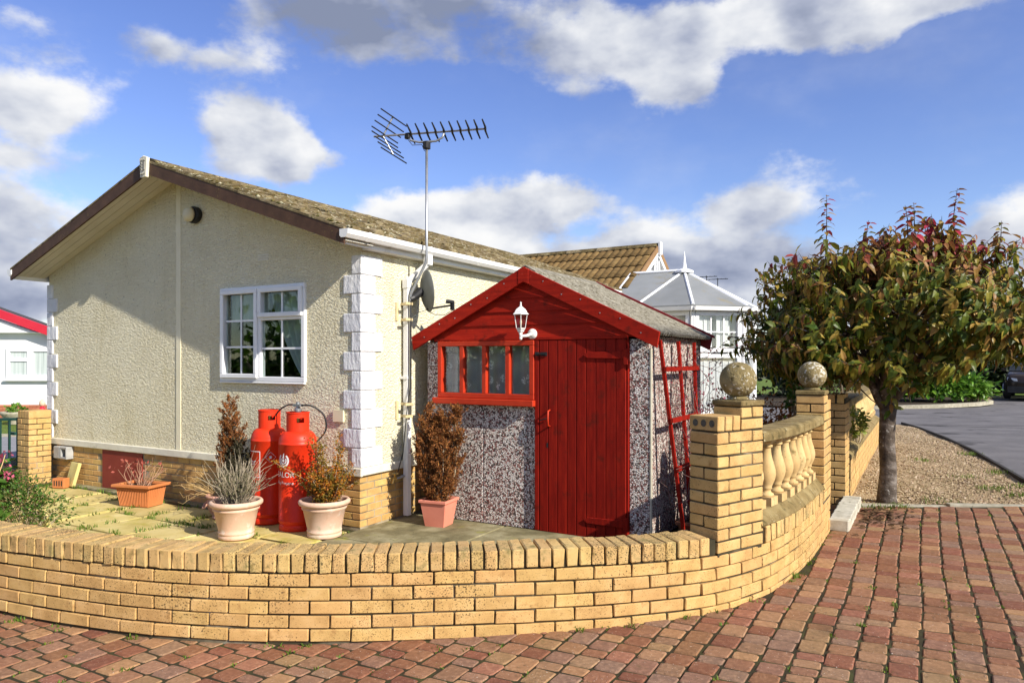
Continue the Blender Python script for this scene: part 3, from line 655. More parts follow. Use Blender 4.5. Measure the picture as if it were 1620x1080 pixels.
def wall_pier(s0, label, low_first, z0=.395, n=10, g=.0725):
    p, a = at(s0, -.010); p2, _ = at(s0 + PL, -.010); a = math.atan2(p2.y - p.y, p2.x - p.x)
    th = thing('brick_pier', label, 'pier', (p.x, p.y, z0), 'brick piers of the garden wall'); ca, sa = math.cos(a), math.sin(a); b_ = base_of(th)
    def loc(x, y, z): return (x * ca - y * sa, x * sa + y * ca, z - z0)
    def cbx(x0, x1, y0, y1, z_0, z_1):
        m_ = MB().box(x0, x1, y0, y1, z_0, z_1); m_.v = [tuple(Vector((p.x, p.y, 0)) + Vector((x * ca - y * sa, x * sa + y * ca, z))) for x, y, z in m_.v]; return m_
    pier_courses(th, p, a, PL, .215, z0, n, g, PIERB)
    zt = z0 + n * g
    lo, hi = ((0, .215), (.225, .44)) if low_first else ((.225, .44), (0, .215))
    mo = MB(); m1 = cbx(.006, PL - .006, .006, .209, z0 - .02, zt + .002); m2 = cbx(hi[0] + .006, hi[1] - .006, .006, .209, zt + .002, zt + 2 * g)
    mo.add(m1.v, m1.f); mo.add(m2.v, m2.f); m3 = cbx(lo[0] + .006, lo[1] - .006, .01, .205, zt + .002, zt + .075); mo.add(m3.v, m3.f)
    part('mortar', mo, mortar_m, th)
    for k in range(3):
        o = put('edge_brick', EDGEB, th, loc(lo[0] + .034 + k * .0745, .1075, zt + .006 + .044), a + rng.normal(0, .01))
    # taller half: two more courses, a stone cap and a ball
    for c_ in range(2):
        z = zt + g * c_ + g / 2
        for q in range(2):
            if c_ == 0:
                o = put('brick', PIERB[q], th, loc(hi[0] + .1075, .051 + q * .1125, z), a); o.scale = (1, 1, .98)
            else:
                o = put('brick', PIERB[q + 1], th, loc(hi[0] + .051 + q * .1125, .1075, z), a + R(90)); o.scale = (1, 1, .98)
    zc = zt + 2 * g
    part('cap_slab', cbx(hi[0] - .008, hi[1] + .008, -.008, .223, zc + .002, zc + .036), stone_m, th, bevel=.006)
    c = Vector((p.x, p.y, 0)) + Vector((( hi[0] + .1075) * ca - .1075 * sa, (hi[0] + .1075) * sa + .1075 * ca, 0))
    rb = .114; pr = [(.062, 0), (.066, .008), (.058, .02), (.045, .026)]
    zb = zc + .036
    for k in range(1, 21):
        q = -math.pi / 2 + .40 + (math.pi - .40) * k / 20
        pr.append((max(rb * math.cos(q), .0005), .02 + rb * .93 + rb * math.sin(q)))
    part('ball_finial', MB().lathe(pr, (c.x, c.y, zb), 36), ball_m, th, smooth=True)
    return th, p, a, zt, lo
pr1, p1, a1, zt1, lo1 = wall_pier(SP1, 'near ball-topped brick pier between the balustrade and the red shed', True)
pr2, p2_, a2, zt2, lo2 = wall_pier(SP2, 'far ball-topped brick pier at the gateway end of the balustrade', False)
# dark discs painted as shaded core holes on the near pier's end brick
hm = MB(); ca, sa = math.cos(a1), math.sin(a1)
for k in range(3):
    y = .045 + k * .0625
    c = Vector((p1.x, p1.y, 0)) + Vector((-.0012 * ca - y * sa, -.0012 * sa + y * ca, zt1 + .05))
    n_ = 14; ax = Vector((-ca, -sa, 0)); ay = Vector((-sa, ca, 0)); az_ = Vector((0, 0, 1)); vs = []
    for q in range(n_):
        an = 2 * math.pi * q / n_; d = ay * math.cos(an) * .020 + az_ * math.sin(an) * .022
        vs.append(c + d)
    hm.add(vs + [v - ax * .001 for v in vs], [tuple(range(n_ - 1, -1, -1))] + [(q, (q + 1) % n_, n_ + (q + 1) % n_, n_ + q) for q in range(n_)])
hole_shade_m = mat('painted_hole_shade', [(0, (.05, .045, .035)), (1, (.14, .13, .10))], 60, 3, .95, rnd=0)  # dark colour stands in for the shade inside the holes
for k in range(3):
    h1_ = MB(); h1_.add(hm.v[28 * k:28 * k + 28], [tuple(i - 28 * k for i in f_) for f_ in hm.f[15 * k:15 * k + 15]]); part('core_hole', h1_, hole_shade_m, pr1)

# ------------------------------------------------------------------ balustrade
SB0, SB1 = SP1 + PL, SP2
bal = thing('stone_balustrade', 'curved sandstone balustrade with bulbous balusters between the two ball-topped piers', 'balustrade', (at((SB0 + SB1) / 2, .1)[0].x, at((SB0 + SB1) / 2, .1)[0].y, .5))
def cut_strip(name, s0, s1, offs, zs, m, nseg):
    for k in range(nseg):
        a, b_ = s0 + (s1 - s0) * k / nseg, s0 + (s1 - s0) * (k + 1) / nseg
        mb = MB(); strip(mb, a + .003, b_ - .003, offs, zs, 10); o = part(name, mb, m, bal, bevel=.006)
cut_strip('plinth_stone', SB0 - .02, SB1 - .003, (-.012, .225, .225, .055, .0), (.5015, .5015, .585, .585, .525), stone_m, 2)
cut_strip('rail_stone', SB0 + .002, SB1 - .003, (-.005, .215, .215, .19, .02, -.005), (1.03, 1.03, 1.085, 1.10, 1.10, 1.085), stone_m, 2)
prof = [(.034, .055), (.050, .056), (.050, .072), (.034, .082), (.030, .095), (.036, .105), (.040, .108), (.036, .118), (.046, .14), (.058, .17), (.064, .20), (.062, .23), (.052, .27), (.040, .31), (.033, .345), (.031, .375), (.034, .383), (.042, .386), (.042, .398), (.034, .403), (.046, .412), (.046, .42), (.03, .421)]
bm_ = MB().box(-.058, .058, -.058, .058, 0, .056); bm_.lathe(prof, (0, 0, 0), 22); bm_.box(-.05, .05, -.05, .05, .42, .447)
bme = bm_.mesh('baluster', bal_m)
for p_ in bme.polygons: p_.use_smooth = len(p_.vertices) == 4 and 6 <= p_.index < 6 + 22 * (len(prof) - 1)
nb = int((SB1 - SB0) / .185)
for k in range(nb):
    s = SB0 + (k + .5) * (SB1 - SB0) / nb; p, a = at(s, .108); b_ = base_of(bal)
    put('baluster', bme, bal, (p.x - b_.x, p.y - b_.y, .585 - b_.z), a)

# gate pier and the wall that carries on beyond the gateway
gp = thing('brick_pier', 'plain brick gate pier on the far side of the gateway under the tree', 'pier', (-1.12, 7.98, GZ(-.7) - .1), 'brick piers of the garden wall')
pier_courses(gp, Vector((-1.12, 7.98, 0)), 0., .44, .215, .0, 15, .074, PIERB)
pier_courses(gp, Vector((-1.12, 8.205, 0)), 0., .44, .215, .0, 15, .074, PIERB)
part('mortar', MB().box(-1.114, -.686, 7.986, 8.414, -.2, 1.16), mortar_m, gp)
for k in range(5):
    for q in range(2):
        put('edge_brick', EDGEB, gp, (.045 + k * .0875, .1075 + q * .225, 1.11 + .047 - (GZ(-.7) - .1)), rng.normal(0, .01))
fw = thing('brick_wall', 'straight brick wall with an ornamental balustrade running beside the gravel verge', 'wall', (-.8, 11, 0))
part('mortar', MB().box(-.885, -.687, 8.43, 14.4, -.2, .46), mortar_m, fw)
fb = MB()
for c_ in range(6):
    y = 8.44 + (c_ % 2) * .1125
    while y < 14.4:
        L = min(.215, 14.4 - y)
        if L > .05: fb.box(-.893, -.68 + rng.normal(0, .0015), y, y + L, .015 + .075 * c_, .080 + .075 * c_)
        y += .225
part('brick_course', fb, pier_m, fw, stuff=True)
pc = MB().prism([(-.67, 8.43, .466), (-.91, 8.43, .466), (-.91, 8.43, .60), (-.78, 8.43, .60), (-.67, 8.43, .52)], (0, 5.95, 0)); part('plinth_stone', pc, stone_m, fw, bevel=.006)
part('rail_stone', MB().box(-.90, -.68, 8.43, 14.38, 1.04, 1.12), stone_m, fw, bevel=.008)
for k in range(30):
    put('baluster', bme, fw, (.01, 8.56 + k * .195 - 11, .598), 0)
scr = MB()   # scrolled end bracket against the pier
pts = [(8.43, .6), (8.43, 1.03), (8.60, 1.03), (8.62, .95), (8.57, .88), (8.63, .80), (8.72, .74), (8.74, .66), (8.82, .60)]
scr.prism([(-.86, y, z) for y, z in pts], (.13, 0, 0)); part('scroll_bracket', scr, stone_m, fw, bevel=.01)

# white brick threshold at the gateway
st = thing('gate_step', 'whitewashed brick threshold step lying across the gateway beside the paving', 'step', (-.63, 7.4, GZ(-.63)))
SB = box_mesh('step_brick', .17, .060, .10, stepw_m, .009, .003)
for k in range(17):
    y = 6.80 + k * .0745
    put('step_brick', SB, st, (rng.normal(0, .003) + .01 * (k / 17), y - 7.4, .045 + rng.normal(0, .002)), rng.normal(0, .015))
part('mortar', MB().box(-.705, -.555, 6.78, 8.02, .0, GZ(-.63) + .070), mortar_dark_m, st)
gg = thing('garden_gate', 'dark green metal gate seen edge on in the gateway between two brick piers', 'gate', (-.88, 6.85, .1))
gx = -.90
for z in (.16, 1.0): part('rail', MB().box(gx - .012, gx + .012, 6.87, 7.93, z, z + .03), gate_m, gg)
for k in range(10):
    y = 6.875 + k * .116; part('bar', MB().box(gx - .0095, gx + .0095, y, y + .019, .10, 1.06), gate_m, gg)

# ------------------------------------------------------------------ the park home
XR, YG, XL = -4.911, 5.455, -10.73
XA = (XR + XL) / 2; ZA, ZE = 3.86, 2.80; XE = -4.745; XE2 = 2 * XA - XE; YF = 5.055; YB = 17.2
home = thing('park_home', 'single-storey cream rendered park home with a mossy tiled gable roof and white quoins', 'house', (XA, YG, -.15))
def zroof(x): return ZA - (ZA - ZE) * abs(x - XA) / (XE - XA)
GAB = lambda x: zroof(x) - .10
WX0, WX1, WZ0, WZ1 = -7.032, -5.672, 1.316, 2.377
zb = .385
gw = MB(); T_ = (0, .12, 0)
def quad_y(x0, x1, z0, z1): return [(x0, YG, z0), (x1, YG, z0), (x1, YG, z1), (x0, YG, z1)]
gw.prism([(XL, YG, zb), (WX0, YG, zb), (WX0, YG, GAB(WX0)), (XA, YG, GAB(XA)), (XL, YG, GAB(XL))], T_)
gw.prism([(WX1, YG, zb), (XR, YG, zb), (XR, YG, GAB(XR)), (WX1, YG, GAB(WX1))], T_)
gw.prism(quad_y(WX0, WX1, zb, WZ0), T_)
gw.prism([(WX0, YG, WZ1), (WX1, YG, WZ1), (WX1, YG, GAB(WX1)), (WX0, YG, GAB(WX0))], T_)
part('gable_wall', gw, render_m, home)
sw = MB().box(XR - .12, XR, YG + .122, YB, zb, 2.70); part('side_wall', sw, render_m, home)
sw = MB().box(XL, XL + .12, YG + .122, YB, zb, 2.70); part('side_wall', sw, render_m, home)
gb2 = MB().prism([(XL, YB, zb), (XR, YB, zb), (XR, YB, GAB(XR)), (XA, YB, GAB(XA)), (XL, YB, GAB(XL))], (0, .12, 0)); part('gable_wall', gb2, render_m, home)
part('floor', MB().box(XL + .13, XR - .13, YG + .13, YB - .01, .30, .38), dark_in_m, home)
part('partition', MB().box(XL + .13, XR - .13, 8.3, 8.36, .381, 2.6), dark_in_m, home)
part('ceiling', MB().box(XL + .13, XR - .13, YG + .13, YB - .01, 2.60, 2.64), dark_in_m, home)
part('wall_batten', MB().box(XA - .045, XA + .045, YG - .008, YG - .0005, .47, GAB(XA) - .02), mat('cream_smooth_render', [(0, (.73, .67, .47)), (1, (.80, .74, .55))], 5, 5, .88, .6, 50, .005, rnd=0), home, bevel=.003)
part('base_trim', MB().box(XL - .03, XR + .035, YG - .035, YG - .001, .378, .466), trim_m, home, bevel=.008)
part('base_trim', MB().box(XR + .001, XR + .035, YG, YB, .384, .466), trim_m, home, bevel=.008)
# quoins
zq = .468
for k in range(12):
    h = .1955; z1_ = min(zq + h - .005, 2.655)
    wg, ws = (.225, .205) if k % 2 else (.115, .315)
    me = MB().box(XR - wg, XR + .016, YG - .016, YG + ws, zq, z1_)
    part('quoin_block', me, quoin_m, home, bevel=.010, seg=2)
    part('quoin_block', MB().box(XL - .028, XL + wg, YG - .02, YG + ws, zq, z1_), quoin_m, home, bevel=.010, seg=2)
    zq += h
    if zq > 2.6: break
# brick plinth
part('plinth_mortar', MB().box(XL + .01, XR - .012, YG + .004, YB, -.3, .377), mat('pale_mortar', [(0, (.10, .08, .04)), (.6, (.34, .28, .18)), (1, (.46, .40, .28))], 5, 5, .95, .5, 120, rnd=0), home)
HB = [box_mesh('brick', .215, .1025, .065, mat('plinth_brick', [(0, (.42, .24, .075)), (.5, (.52, .32, .11)), (1, (.60, .39, .15))], 9, 5, .82, .4, 120, rnd=.10, hue=.02, specks=[((.16, .10, .03), 60, .62, .75)]), .004) for _ in range(4)]
hb = base_of(home)
for c_ in range(7):
    z = -.138 + .0325 + .075 * c_
    x = XR - .01 - (.1125 if c_ % 2 else 0)
    if c_ % 2: put('brick', HB[0], home, (XR - .051 - hb.x - .009, YG + .055 - hb.y + .05, z - hb.z), R(90))
    while x - .215 > XL:
        if not (x - .1 > -9.45 and x - .115 < -8.50):
            put('brick', HB[int(rng.integers(4))], home, (x - .1075 - hb.x, YG + .051 - hb.y, z - hb.z + rng.normal(0, .001)), rng.normal(0, .004))
        x -= .225
    y = YG + (.0 if c_ % 2 else .1125) + .004
    if not c_ % 2: y = YG + .11
    else: y = YG + .225
    while y < 6.9:
        put('brick', HB[int(rng.integers(4))], home, (XR - .060 - hb.x, y + .1075 - hb.y, z - hb.z), R(90) + rng.normal(0, .004)); y += .225
ap = part('access_panel', MB().box(-9.41, -8.54, YG - .012, YG + .003, -.13, .374), mat('red_brown_panel', [(0, (.20, .030, .020)), (1, (.27, .045, .028))], 3, 4, .6, rnd=0), home, bevel=.003)
# roof slabs, tiles
def tiled(mb, x_e, x_r, z_e, z_r, y0, y1, per=.165, amp=.040, rows=9, th=.026, along='y'):
    """ripple-profile tile courses from eave to ridge"""
    ncol = int((y1 - y0) / per * 6); L = math.hypot(x_r - x_e, z_r - z_e)
    nx, nz = (z_r - z_e) / L, abs(x_r - x_e) / L
    sg = 1 if x_e > x_r else -1
    vs = []; fs = []; n = ncol + 1
    for r_ in range(rows):
        o_ = len(vs); wob_r = [rng.normal(0, .006) for _ in range(int((y1 - y0) / per) + 2)]
        for e in (0, 1, 2):          # 0 lower edge of the lip, 1 its top, 2 the head of the course
            tt = (r_ + (1.0 if e == 2 else 0.)) / rows
            lift = (-.012, th, .0)[e] + .004
            for k in range(n):
                y = y0 + (y1 - y0) * k / ncol; ph = (y - y0) / per
                c_ = amp * (abs(math.sin(math.pi * ph)) ** .75) * (0 if e == 0 else 1) + lift + (wob_r[int(ph)] if e == 1 else 0)
                x = x_e + (x_r - x_e) * tt; z = z_e + (z_r - z_e) * tt
                vs.append((x + sg * nx * c_, y, z + nz * c_) if along == 'y' else (y, x + sg * nx * c_, z + nz * c_))
        # the lip has its own top row of vertices so that its edge stays crisp
        o2 = len(vs); vs += [vs[o_ + n + k] for k in range(n)]
        for k in range(ncol):
            fs.append((o_ + n + k, o_ + n + k + 1, o_ + 2 * n + k + 1, o_ + 2 * n + k)); fs.append((o_ + k, o_ + k + 1, o2 + k + 1, o2 + k))
    mb.add(vs, fs)
for s_ in (1, -1):
    xe = XE if s_ > 0 else XE2
    rs = MB().prism([(xe, YF + .005, zroof(xe) - .02), (XA, YF + .005, ZA - .02), (XA, YF + .005, ZA - .07), (xe, YF + .005, zroof(xe) - .07)], (0, YB + .3 - YF, 0))
    roof = part('roof', rs, tile_m, home)
    tm = MB(); tiled(tm, xe + .03 * s_, XA, ZE - .028, ZA - .012, YF + .03, YB + .3)
    part('tile_field', tm, tile_m, roof, smooth=True, stuff=True)
rt = MB()
for k in range(27):
    y = YF + .03 + k * .45
    rt.prism([(XA - .11, y, ZA - .03), (XA - .06, y, ZA + .035), (XA, y, ZA + .055), (XA + .06, y, ZA + .035), (XA + .11, y, ZA - .03)], (0, .44, 0))
part('ridge_tile_row', rt, tile_m, home)
for s_ in (1, -1):
    xe = XE if s_ > 0 else XE2
    bb = MB().prism([(xe, YF - .022, zroof(xe) - .005), (XA + s_ * .0005, YF - .022, ZA - .005), (XA + s_ * .0005, YF - .022, ZA - .145), (xe, YF - .022, zroof(xe) - .145)], (0, .022, 0))
    part('bargeboard', bb, barge_m, home)
    part('verge_strip', MB().prism([(xe, YF - .026, zroof(xe) - .003), (XA + s_ * .0005, YF - .026, ZA - .003), (XA + s_ * .0005, YF - .026, ZA + .018), (xe, YF - .026, zroof(xe) + .018)], (0, .06, 0)), tile_m, home)
    for k in range(4):
        ya, yb2 = YF + .002 + k * .1, YF + .097 + k * .1
        sb = MB().prism([(xe, ya, zroof(xe) - .098), (XA + s_ * .001, ya, ZA - .098), (XA + s_ * .001, ya, ZA - .11), (xe, ya, zroof(xe) - .11)], (0, yb2 - ya, 0))
        part('soffit_board', sb, soffit_m, home)
    # eaves: fascia, soffit, gutter
    xf = XR + s_ * 0 + .10 if s_ > 0 else XL - .10
    part('fascia', MB().box(min(xf, xf + s_ * .02), max(xf, xf + s_ * .02), YF, YB + .3, 2.665, 2.795), gutter_m, home, bevel=.003)
    part('eaves_soffit', MB().box(min(XR + .002, xf) if s_ > 0 else xf, xf if s_ > 0 else XL - .002, YF + .41, YB, 2.665, 2.678), gutter_m, home)
    gx0 = xf + s_ * .022
    pr_ = [(gx0, 2.795), (gx0, 2.735), (gx0 + s_ * .02, 2.715), (gx0 + s_ * .075, 2.715), (gx0 + s_ * .105, 2.748), (gx0 + s_ * .108, 2.795)]
    inn_ = [(gx0 + s_ * .104, 2.795), (gx0 + s_ * .100, 2.75), (gx0 + s_ * .073, 2.72), (gx0 + s_ * .022, 2.72), (gx0 + s_ * .005, 2.738), (gx0 + s_ * .005, 2.795)]
    gt = MB().prism([(x, YF - .03, z) for x, z in pr_ + inn_], (0, YB + .3 - YF, 0))
    gutter = part('gutter', gt, gutter_m, home)
    part('end_cap', MB().prism([(x, YF - .034, z) for x, z in pr_], (0, .004, 0)), gutter_m, gutter)
    for k in range(9):
        y = YF + .26 + k * 1.0
        part('gutter_clip', MB().prism([(x + s_ * .003, y, z - .003) for x, z in pr_[1:5]] + [(gx0 + s_ * .112, y, 2.80), (gx0 + s_ * .109, y, 2.80)], (0, .035, 0)), gutter_m, gutter)
mo_, li_ = MB(), MB()
for k in range(5200):
    y = YF + .05 + 11.5 * rng.random() ** 1.5; f = rng.random()
    if rng.random() < .35: f = rng.choice((0, 1, 2, 3, 4, 5, 6, 7, 8)) / 9 + abs(rng.normal(0, .012))
    x = XE + .02 + (XA - XE) * f; z = zroof(x) + .012; r_ = rng.uniform(.010, .030)
    a_ = 6.28 * rng.random(); q = oc * (r_ * rng.uniform(.8, 1.6), r_, r_ * rng.uniform(.45, .9)); q = np.c_[q[:, 0] * math.cos(a_) - q[:, 1] * math.sin(a_), q[:, 0] * math.sin(a_) + q[:, 1] * math.cos(a_), q[:, 2]]
    (mo_ if rng.random() < .62 else li_).add(q + (x, y, z + .022 * abs(math.sin(math.pi * (y - YF - .03) / .165))), of)
part('moss', mo_, mat('roof_moss', [(0, (.045, .042, .012)), (1, (.13, .105, .03))], 20, 3, .95, rnd=.35, hue=.03), home, stuff=True)
part('lichen', li_, mat('roof_lichen', [(0, (.22, .20, .12)), (1, (.40, .37, .26))], 20, 3, .95, rnd=.25, hue=.02), home, stuff=True)
# apex box with its moulded emblem
fx = MB().prism([(XA - .072, YF - .06, ZA + .035), (XA + .072, YF - .06, ZA + .035), (XA + .052, YF - .06, ZA - .19), (XA - .052, YF - .06, ZA - .19)], (0, .04, 0))
fx.prism([(XA - .072, YF - .06, ZA + .0355), (XA, YF - .06, ZA + .062), (XA + .072, YF - .06, ZA + .0355)], (0, .04, 0))
fin = part('apex_finial', fx, trim_m, home, bevel=.004)
em = MB(); ez = ZA - .075
em.prism([(XA - .042, YF - .068, ez + .085), (XA + .042, YF - .068, ez + .085), (XA + .042, YF - .068, ez + .072), (XA - .042, YF - .068, ez + .072)], (0, .0075, 0))
em.prism([(XA + .008, YF - .068, ez + .062), (XA + .040, YF - .068, ez + .062), (XA + .035, YF - .068, ez - .03), (XA + .008, YF - .068, ez - .045)], (0, .0075, 0))
for k in range(3):
    em.tube([(XA - .042, YF - .065, ez + .045 - k * .035), (XA - .022, YF - .067, ez + .058 - k * .035), (XA - .006, YF - .065, ez + .03 - k * .035)], .005, 6)
em.tube([(XA - .040, YF - .065, ez - .068), (XA - .018, YF - .067, ez - .085), (XA, YF - .067, ez - .072), (XA + .018, YF - .067, ez - .085), (XA + .040, YF - .065, ez - .068)], .005, 6)
part('emblem', em, mat('grey_emblem', [(0, (.22, .21, .18)), (1, (.34, .33, .29))], 30, 3, .8, rnd=0), fin)  # emblem in a darker grey than its box
# window
def frame_rect(mb, x0, x1, z0, z1, w_, y0, y1):
    mb.box(x0, x1, y0, y1, z0, z0 + w_); mb.box(x0, x1, y0, y1, z1 - w_, z1)
    mb.box(x0, x0 + w_, y0, y1, z0 + w_, z1 - w_); mb.box(x1 - w_, x1, y0, y1, z0 + w_, z1 - w_)
win = MB(); frame_rect(win, WX0, WX1, WZ0, WZ1, .055, YG - .03, YG + .05)
XM, ZT = -6.385, 2.02
win.box(XM - .03, XM + .03, YG - .028, YG + .048, WZ0 + .055, WZ1 - .055); win.box(XM + .03, WX1 - .055, YG - .027, YG + .047, ZT - .028, ZT + .028)
wo = part('window', win, white_m, home, bevel=.006)
for nm, x0, x1, z0, z1, w_ in (('casement', WX0 + .03, XM - .006, WZ0 + .035, WZ1 - .03, .05), ('casement', XM + .006, WX1 - .028, ZT + .004, WZ1 - .03, .05)):
    c_ = MB(); frame_rect(c_, x0, x1, z0, z1, w_, YG - .055, YG - .0302); part(nm, c_, white_m, wo, bevel=.006)
part('sill', MB().box(WX0 + .0, WX1 + .0, YG - .036, YG - .001, WZ0 - .022, WZ0 - .003), white_m, wo, bevel=.006)
panes = ((WX0 + .082, XM - .06, WZ0 + .088, WZ1 - .082, 2, 3), (XM + .058, WX1 - .08, ZT + .056, WZ1 - .082, 2, 1), (XM + .032, WX1 - .057, WZ0 + .057, ZT - .03, 2, 2))
for x0, x1, z0, z1, nx_, nz_ in panes:
    part('pane', MB().box(x0, x1, YG + .004, YG + .010, z0, z1), glass_m, wo)
    bars = MB()
    for k in range(1, nx_): xx = x0 + (x1 - x0) * k / nx_; bars.box(xx - .011, xx + .011, YG - .004, YG + .0032, z0, z1)
    part('glazing_bar', bars, white_m, wo)
    for k in range(1, nz_):
        zz_ = z0 + (z1 - z0) * k / nz_
        part('glazing_bar', MB().box(x0, x1, YG - .006, YG + .0025, zz_ - .011, zz_ + .011), white_m, wo)
# net curtain swept to the right, blind at the left
def sheet(fn, nu, nv):
    mb = MB(); mb.add([fn(i / nu, j / nv) for j in range(nv + 1) for i in range(nu + 1)], [(j * (nu + 1) + i, j * (nu + 1) + i + 1, (j + 1) * (nu + 1) + i + 1, (j + 1) * (nu + 1) + i) for j in range(nv) for i in range(nu)]); return mb
def swag(u, v):
    z = WZ1 - .04 - v * .98
    left = WX0 + .66 + .60 * v ** 1.6
    x = left + (WX1 - .03 - left) * u
    return (x, YG + .14 + .022 * math.sin(u * 34 + v * 3), z - .12 * (1 - u) * v)
part('curtain', sheet(swag, 90, 24), net_m, wo, smooth=True)
part('blind', sheet(lambda u, v: (WX0 + .03 + u * .62, YG + .12 + .006 * math.sin(u * 40), WZ1 - .04 - v * .33), 40, 4), net_m, wo, smooth=True)
part('vent_grille', MB().box(-6.42, -6.25, YG - .006, YG + .001, 2.655, 2.675).box(-6.42, -6.25, YG - .006, YG + .001, 2.682, 2.702).box(-6.42, -6.25, YG - .006, YG + .001, 2.709, 2.729), trim_m, home)
# downpipe
dy = 6.12
dp = MB(); xg = XR + .175
dpo = part('downpipe', MB().box(XR + .03, XR + .095, dy - .0325, dy + .0325, -.13, 2.45), gutter_m, home, bevel=.006)
part('outlet', MB().box(xg - .04, xg + .035, dy + .19, dy + .27, 2.60, 2.716), gutter_m, dpo, bevel=.006)
k_ = MB(); k_.prism([(XR + .03, dy - .032, 2.40), (XR + .095, dy - .032, 2.40), (XR + .095, dy + .034, 2.40), (XR + .03, dy + .034, 2.40)], (xg - XR - .07, .23, .22)); part('swan_neck', k_, gutter_m, dpo)
part('socket', MB().box(XR + .024, XR + .101, dy - .0385, dy + .0385, 2.33, 2.43), gutter_m, dpo, bevel=.005)
part('pipe_clip', MB().box(XR + .002, XR + .10, dy - .045, dy + .045, 1.35, 1.38), gutter_m, dpo)
# cross gable behind the shed
YC, ZC, XC = 13.82, 3.86, -4.60; hw, dz = 1.63, 1.00
xg_ = lambda y: ZC - dz * abs(y - YC) / hw
cg = part('cross_roof', MB().prism([(XA, YC - hw, ZC - dz - .03), (XA, YC, ZC - .03), (XA, YC + hw, ZC - dz - .03), (XA, YC + hw, ZC - dz - .09), (XA, YC, ZC - .10), (XA, YC - hw, ZC - dz - .09)], (XC - XA, 0, 0)), tile_clean_m, home)
# individual ripple tiles on the slope that faces the drive
TW, TROWS = .30, 4
tv = []
def tile_shape():
    n = 12; vs = []; L = math.hypot(hw, dz) / TROWS
    for e in (0, 1):
        for k in range(n + 1):
            u = k / n * TW; c_ = .024 * abs(math.sin(math.pi * u / .15)) ** .7
            vs.append((u, e * (L + .02), c_ + (.024 if e == 0 else .004)))
    for k in range(n + 1): u, y, z = vs[k]; vs.append((u, y + .001, z - .0058))
    fs = [(k, k + 1, n + 2 + k, n + 1 + k) for k in range(n)] + [(2 * n + 2 + k, 2 * n + 3 + k, k + 1, k) for k in range(n)]
    return vs, fs
tme = MB().add(*tile_shape()).mesh('roof_tile', tile_clean_m); tme.shade_smooth()
pit = math.atan2(dz, hw); cb = base_of(cg)
for r_ in range(TROWS):
    for k in range(10):
        x0 = XC - .02 - (k + 1) * TW
        tt = r_ / TROWS; y = YC - hw + hw * tt; z = ZC - dz - .022 + dz * tt
        if zroof(x0 + TW) > z + .16: continue
        o = put('roof_tile', tme, cg, (x0 - cb.x, y - cb.y, z - cb.z)); o.rotation_euler = (pit, 0, 0)
tm = MB(); tiled(tm, YC + hw, YC, ZC - dz - .02, ZC - .02, XA, XC, along='x', rows=6); part('tile_field', tm, tile_clean_m, cg, smooth=True, stuff=True)
part('ridge_tile_row', MB().prism([(XA, YC - .10, ZC - .035), (XA, YC - .05, ZC + .03), (XA, YC, ZC + .045), (XA, YC + .05, ZC + .03), (XA, YC + .10, ZC - .035)], (XC - XA, 0, 0)), tile_m, cg)
for s_ in (1, -1):
    part('bargeboard', MB().prism([(XC, YC + s_ * (hw + .05), ZC - dz - .05), (XC, YC + s_ * .0005, ZC + .01), (XC, YC + s_ * .0005, ZC - .12), (XC, YC + s_ * (hw + .05), ZC - dz - .18)], (.025, 0, 0)), mat('tan_bargeboard', [(0, (.22, .125, .055)), (1, (.30, .18, .085))], 6, 4, .7, rnd=0), home)
    part('barge_soffit', MB().prism([(XC - .30, YC + s_ * (hw + .05), ZC - dz - .165), (XC - .30, YC + s_ * .0005, ZC - .105), (XC - .30, YC + s_ * .0005, ZC - .115), (XC - .30, YC + s_ * (hw + .05), ZC - dz - .175)], (.298, 0, 0)), white_m, home)
    part('barge_trim', MB().prism([(XC + .003, YC + s_ * (hw + .02), ZC - dz - .185), (XC + .003, YC + s_ * .0005, ZC - .125), (XC + .003, YC + s_ * .0005, ZC - .225), (XC + .003, YC + s_ * (hw + .02), ZC - dz - .285)], (.018, 0, 0)), white_m, home)
part('apex_block', MB().prism([(XC + .027, YC - .07, ZC + .06), (XC + .027, YC + .07, ZC + .06), (XC + .027, YC + .055, ZC - .20), (XC + .027, YC - .055, ZC - .20)], (.05, 0, 0)), white_m, home, bevel=.005)
part('cross_wall', MB().prism([(XC - .31, YC - hw + .1, zb), (XC - .31, YC + hw - .1, zb), (XC - .31, YC + hw - .1, ZC - dz - .06), (XC - .31, YC, ZC - .14), (XC - .31, YC - hw + .1, ZC - dz - .06)], (.12, 0, 0)), white_m, home)
for k in range(3):
    part('gable_strut', MB().tube([(XC - .02, YC - .16 + k * .16, ZC - .62), (XC - .02, YC - .10 + k * .10, ZC - .22)], .022, 8), white_m, home)

# bulkhead light, box on the plinth
bl = thing('bulkhead_light', 'cream and black oval bulkhead light high on the cream gable wall', 'light', (-7.487, YG, 3.274))
pr_ = [(.002, 0), (.085, 0), (.092, .012), (.092, .05), (.085, .06)]
mb = MB().lathe([(r_, z) for r_, z in pr_], (0, 0, 0), 24); mb.xf(Matrix.Translation((-7.487, YG, 3.274)) @ Matrix.Rotation(R(90), 4, 'X') @ Matrix.Diagonal((1.25, 1.08, 1.1, 1))); part('backplate', mb, dark_m, bl, smooth=False)
mb = MB().lathe([(.082, .06), (.083, .08), (.07, .105), (.04, .12), (.002, .124)], (0, 0, 0), 24); mb.xf(Matrix.Translation((-7.505, YG, 3.274)) @ Matrix.Rotation(R(90), 4, 'X') @ Matrix.Diagonal((1.02, 1.04, 1.2, 1))); part('lens', mb, cream_m, bl, smooth=True)
vb = thing('vent_box', 'grey plastic double vent box on the brick plinth beside the left gate pier', 'vent', (-10.27, YG, .30))
